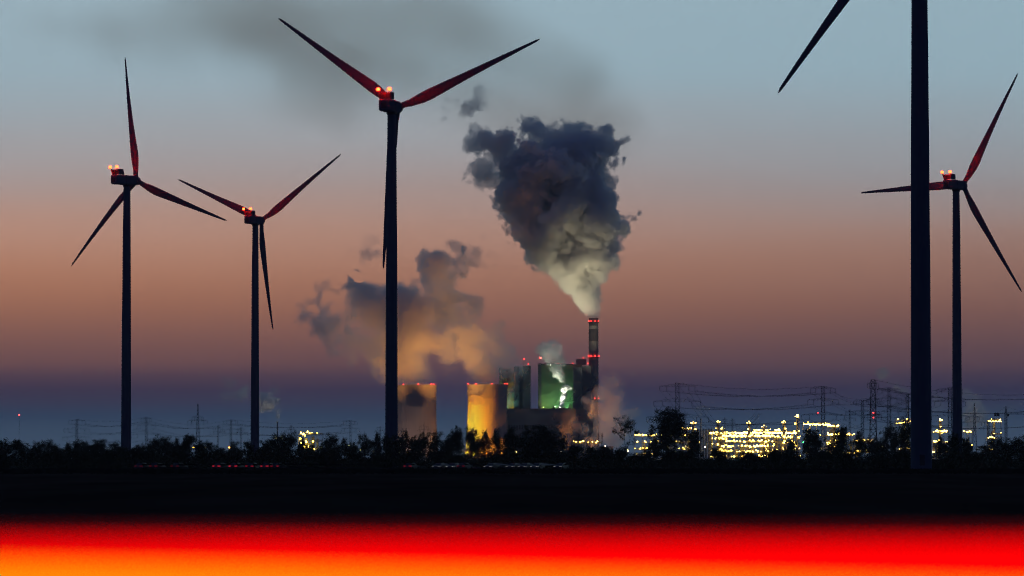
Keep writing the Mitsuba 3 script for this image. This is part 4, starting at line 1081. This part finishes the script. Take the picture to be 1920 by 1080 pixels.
# bushes in front of the trees, along the country road
bx = [p for p in np.arange(4, 1925, 48) if not 1712 < p < 1750]
n_bush = len(bx)
for i, p in enumerate(bx):
    rr_ = np.random.default_rng(900 + i)
    Y = rr_.uniform(925, 1010); p2 = p + rr_.uniform(-10, 10)
    pt = rr_.uniform(840, 851) - (4 if p < 480 else 0)
    near = min(LAND, key=lambda a: abs(a[0] - p2))
    n_before = sum(1 for k in labels if k.startswith('roadside_bush'))
    t = thing('roadside_bush', f'low dark bush, {ordinal(n_before + 1) if n_before < 20 else ordinal(n_bush - n_before)} from the {"left" if n_before < 20 else "right"} along the far road', 'bush', 'low bushes along the far road')
    va = VAR['bush'][rr_.integers(3)]
    M = T().translate([X(p2, Y), Y, 0]).rotate([0, 0, 1], float(rr_.uniform(0, 360))).scale([rr_.uniform(58, 84) * px_m(Y) / 8.2] * 2 + [Z(pt, Y) / 5])
    part(t, 'stem', va[0], None, to_world=M); part(t, 'crown', va[1], None, to_world=M)
# undergrowth that closes the foot of the row: nobody could count it
r_ = np.random.default_rng(77)
n = 60000
uy = r_.uniform(905, 1250, n); ux = r_.uniform(-1, 1, n) * (uy * .125); uh = (1.0 + 2.2 * meshkit.fbm(np.stack([ux * .08, uy * .03, ux * 0], 1), 3, 9)) * r_.random(n) ** .6
pos = np.stack([ux, uy, uh], 1)
a = r_.normal(0, 1, (n, 3)); a /= np.linalg.norm(a, axis=1, keepdims=True)
b = np.cross(a, r_.normal(0, 1, (n, 3))); b /= np.linalg.norm(b, axis=1, keepdims=True)
s = r_.uniform(.25, .55, (n, 1))
V = np.stack([pos - a * s * .6, pos + b * s * .4, pos + a * s * .6, pos - b * s * .4], 1).reshape(-1, 3); V[:, 2] = np.maximum(V[:, 2], .02)
k = np.arange(n) * 4
struct('undergrowth', (V, np.vstack([np.stack([k, k + 1, k + 2], 1), np.stack([k, k + 2, k + 3], 1)])), 'leaf', kind='stuff', label='dark undergrowth closing the foot of the tree row')
labels['undergrowth']['category'] = 'undergrowth'

# ------------------------------------------------------------------ cars on the far road
def prism(mb, outline, y0, y1, inset=0.0):
    """A side outline (x, z) extruded across y, its upper part narrowed by inset."""
    o = np.asarray(outline, float); n = len(o)
    zt = o[:, 1].max(); k = np.clip((o[:, 1] - .75) / max(zt - .75, .01), 0, 1) * inset
    v = np.vstack([np.stack([o[:, 0], y0 + k, o[:, 1]], 1), np.stack([o[:, 0], y1 - k, o[:, 1]], 1)])
    i = np.arange(n); j = (i + 1) % n
    f = [np.stack([i, j, j + n], 1), np.stack([i, j + n, i + n], 1)]
    tri = trimesh.creation.triangulate_polygon(__import__('shapely').Polygon(o), engine='earcut')[1]
    return mb.add(v, np.vstack(f + [tri, tri[:, ::-1] + n]))


BODY = [(-2.2, .3), (-2.2, .8), (-2.05, .95), (-1.2, 1.0), (1.15, .98), (2.05, .86), (2.2, .6), (2.2, .3), (1.85, .3), (1.7, .58), (1.35, .68), (1.0, .58), (.88, .3), (-.9, .3), (-1.05, .58), (-1.4, .68), (-1.75, .58), (-1.88, .3)]
CABIN = [(-1.95, .96), (-1.45, 1.42), (-.2, 1.46), (.35, 1.40), (1.2, .97)]
CAR = {'body': mikit.ply(prism(MB(), BODY, -.88, .88, .03).get(), 'car_paint'), 'body_pale': mikit.ply(prism(MB(), BODY, -.88, .88, .03).get(), 'car_paint_grey'),
       'cabin': mikit.ply(prism(MB(), CABIN, -.80, .80, .18).get(), 'car_glass'),
       'roof': mikit.ply(MB().box(-1.4, .3, -.62, .62, 1.42, 1.475).get(), 'car_paint')}
for nm, x in (('rear', -1.4), ('front', 1.35)):
    m = MB()
    for s in (-1, 1):
        lv, lf = MB().lathe([(.2, -.1), (.32, -.1), (.33, -.04), (.33, .06), (.3, .1), (.2, .1)], 18).get()
        m.add(np.stack([x + lv[:, 0], s * .78 + lv[:, 2], .33 + lv[:, 1]], 1), lf)
    CAR['wheels_' + nm] = m
TAIL = MB()
for s in (-1, 1): TAIL.box(-2.27, -2.17, s * .62 - .24, s * .62 + .24, .74, .86); TAIL.box(-2.17, -1.95, s * .905 - .02, s * .905 + .02, .75, .85)
HEAD = MB()
for s in (-1, 1): HEAD.box(2.1, 2.26, s * .62 - .2, s * .62 + .12, .64, .74); HEAD.box(1.9, 2.12, s * .905 - .02, s * .905 + .02, .66, .74)
CARS = [(268, 't', .12), (296, 't', .15), (337, 't', .1), (415, 't', .9), (444, 't', 1), (475, 't', .45), (504, 't', .8), (523, 't', .35), (772, 't', .3), (824, 'h', .3), (850, 'h', .7), (872, 't', .15), (922, 'h', .6), (962, 'h', .5), (985, 'h', .4), (1008, 'h', .7), (1052, 'h', .5)]
for i, (p, w, lum) in enumerate(CARS):
    Y = 895.2 if w == 't' else 898.0
    rz = 0 if w == 't' else 180
    rz = (68 if w == 't' else 248) + float(np.random.default_rng(i).uniform(-4, 4))
    red_i = sum(1 for q in CARS[:i + 1] if q[1] == w)
    t = thing('car', f'dark car on the far road with {"red tail lamps" if w == "t" else "white headlamps"}, {ordinal(red_i)} such from the left', 'car', 'cars on the far road')
    M = T().translate([X(p, Y), Y, .06]).rotate([0, 0, 1], rz)
    bd = part(t, 'body', CAR['body' if i % 3 else 'body_pale'], None, to_world=M)
    part(t, 'cabin_glass', CAR['cabin'], None, to_world=M); part(t, 'roof', CAR['roof'], None, to_world=M)
    for nm in ('rear', 'front'): part(t, f'{nm}_wheels', CAR['wheels_' + nm], 'rubber', to_world=M, stuff=True)
    if w == 't': part(t, 'tail_lamps', TAIL, 'lens_red', emit=np.array([.8, .02, .05]) * lum, weight=.1, to_world=M, stuff=True)
    else: part(t, 'headlamps', HEAD, 'lamp_glass', emit=np.array([.45, .40, .38]) * lum, weight=.1, to_world=M, stuff=True)

# ------------------------------------------------------------------ added trailer close to the camera: its glowing strips imitate a passing light trail
tr = thing('flatbed_trailer', 'flatbed trailer with glowing red and amber rear lamp board, close and out of focus', 'trailer')
TY = 5.0
def slab(pts, y0, y1):
    m = MB(); n = len(pts)
    v = [(x, y, z) for y in (y0, y1) for x, z in pts]
    f = [[0, i, i + 1] for i in range(1, n - 1)] + [[n, n + i + 1, n + i] for i in range(1, n - 1)]
    for i in range(n):
        j = (i + 1) % n; f += [[i, i + n, j + n], [i, j + n, j]]
    return m.add(v, f)
# the boundary between the trail strips falls a little to the right
def zb_(x): return 1.7226 - .0195 * x
part(tr, 'lamp_board', MB().box(-1.27, 1.27, TY + .012, TY + .05, 1.60, 1.7700), 'dark_steel')
LZ = 1.7590
def lens(z_top, z_bot):
    """A light-trail strip whose face slopes back towards its top edge."""
    m = MB(); v = []
    for x in (-1.25, 1.25):
        zt_, zb2 = z_top(x), z_bot(x)
        for z in (zt_, zb2): v += [(x, TY - 4.0 * (LZ - z), z), (x, TY + .011, z)]
    return m.add(v, [[0, 2, 6], [0, 6, 4], [1, 5, 7], [1, 7, 3], [0, 4, 5], [0, 5, 1], [2, 3, 7], [2, 7, 6], [0, 1, 3], [0, 3, 2], [4, 6, 7], [4, 7, 5]])
rl = part(tr, 'red_tail_lamp', lens(lambda x: LZ - .0012 - .0012 * x, lambda x: zb_(x) + .0008), 'lens_red', emit=(1.08, .0, .0), weight=1.0)
pl_ = part(tr, 'position_lamp', slab([(-1.25, LZ + .0005), (1.25, LZ - .0006), (1.25, LZ + .0095), (-1.25, LZ + .0105)], TY - .002, TY + .011), 'lens_red', emit=(.085, .0, .0), weight=.5)  # dim glowing strip added to feather the upper edge of the light trail
al = part(tr, 'amber_marker_lamp', lens(lambda x: zb_(x) - .0008, lambda x: 1.672), 'trail_amber', emit=(1.25, .275, .0), weight=1.0)
part(tr, 'deck', MB().box(-1.25, 1.25, TY + .1, TY + 5.2, 1.40, 1.50), 'bark')
fr = MB()
for s in (-.55, .55): fr.box(s - .06, s + .06, TY + .12, TY + 6.0, 1.20, 1.395)
part(tr, 'chassis_beam', fr, 'dark_steel', stuff=True)
bp = MB()
for s in (-.9, .9): bp.box(s - .04, s + .04, TY + .051, TY + .11, 1.30, 1.72)
part(tr, 'board_bracket', bp, 'dark_steel', stuff=True)
for s in (-1, 1):
    for y in (TY + 2.2, TY + 3.2):
        lv, lf = MB().lathe([(.2, -.13), (.40, -.13), (.43, -.08), (.43, .08), (.40, .13), (.2, .13)], 28).get()
        w_ = part(tr, 'wheel', (np.stack([s * 1.02 + lv[:, 2], y + lv[:, 0], road_z + .43 + lv[:, 1]], 1), lf), 'rubber', smooth=35)
        rv, rf = MB().lathe([(.05, -.1), (.21, -.08), (.21, .08), (.05, .1)], 20).get()
        part(w_, 'rim', (np.stack([s * 1.02 + rv[:, 2], y + rv[:, 0], road_z + .43 + rv[:, 1]], 1), rf), 'steel', smooth=35)
part(tr, 'axle', MB().bar((-1, TY + 2.2, road_z + .43), (1, TY + 2.2, road_z + .43), .1, sides=8).bar((-1, TY + 3.2, road_z + .43), (1, TY + 3.2, road_z + .43), .1, sides=8), 'dark_steel', stuff=True)
part(tr, 'drawbar', MB().path([(-.55, TY + 6.0, 1.3), (0, TY + 7.2, 1.25), (.55, TY + 6.0, 1.3)], .1).bar((0, TY + 7.2, 1.25), (0, TY + 7.2, road_z + .01), .09), 'dark_steel')
sb = MB()
for y in (TY + .8, TY + 2.4, TY + 4.0):
    for s in (-1.27, 1.27): sb.box(s - .02, s + .02, y, y + .08, 1.36, 1.52)
part(tr, 'stake_pocket', sb, 'dark_steel', stuff=True)
#@@END
# ------------------------------------------------------------------ the air
scene['haze'] = {'type': 'cube', 'to_world': T().translate([0, (14000 - 400) / 2, 450]).scale([4000, (14000 + 400) / 2, 456]), 'bsdf': {'type': 'ref', 'id': 'clear'}, 'interior': {'type': 'ref', 'id': 'air'}}
labels['haze'] = {'kind': 'stuff', 'label': 'thin blue dusk haze over the plain'}
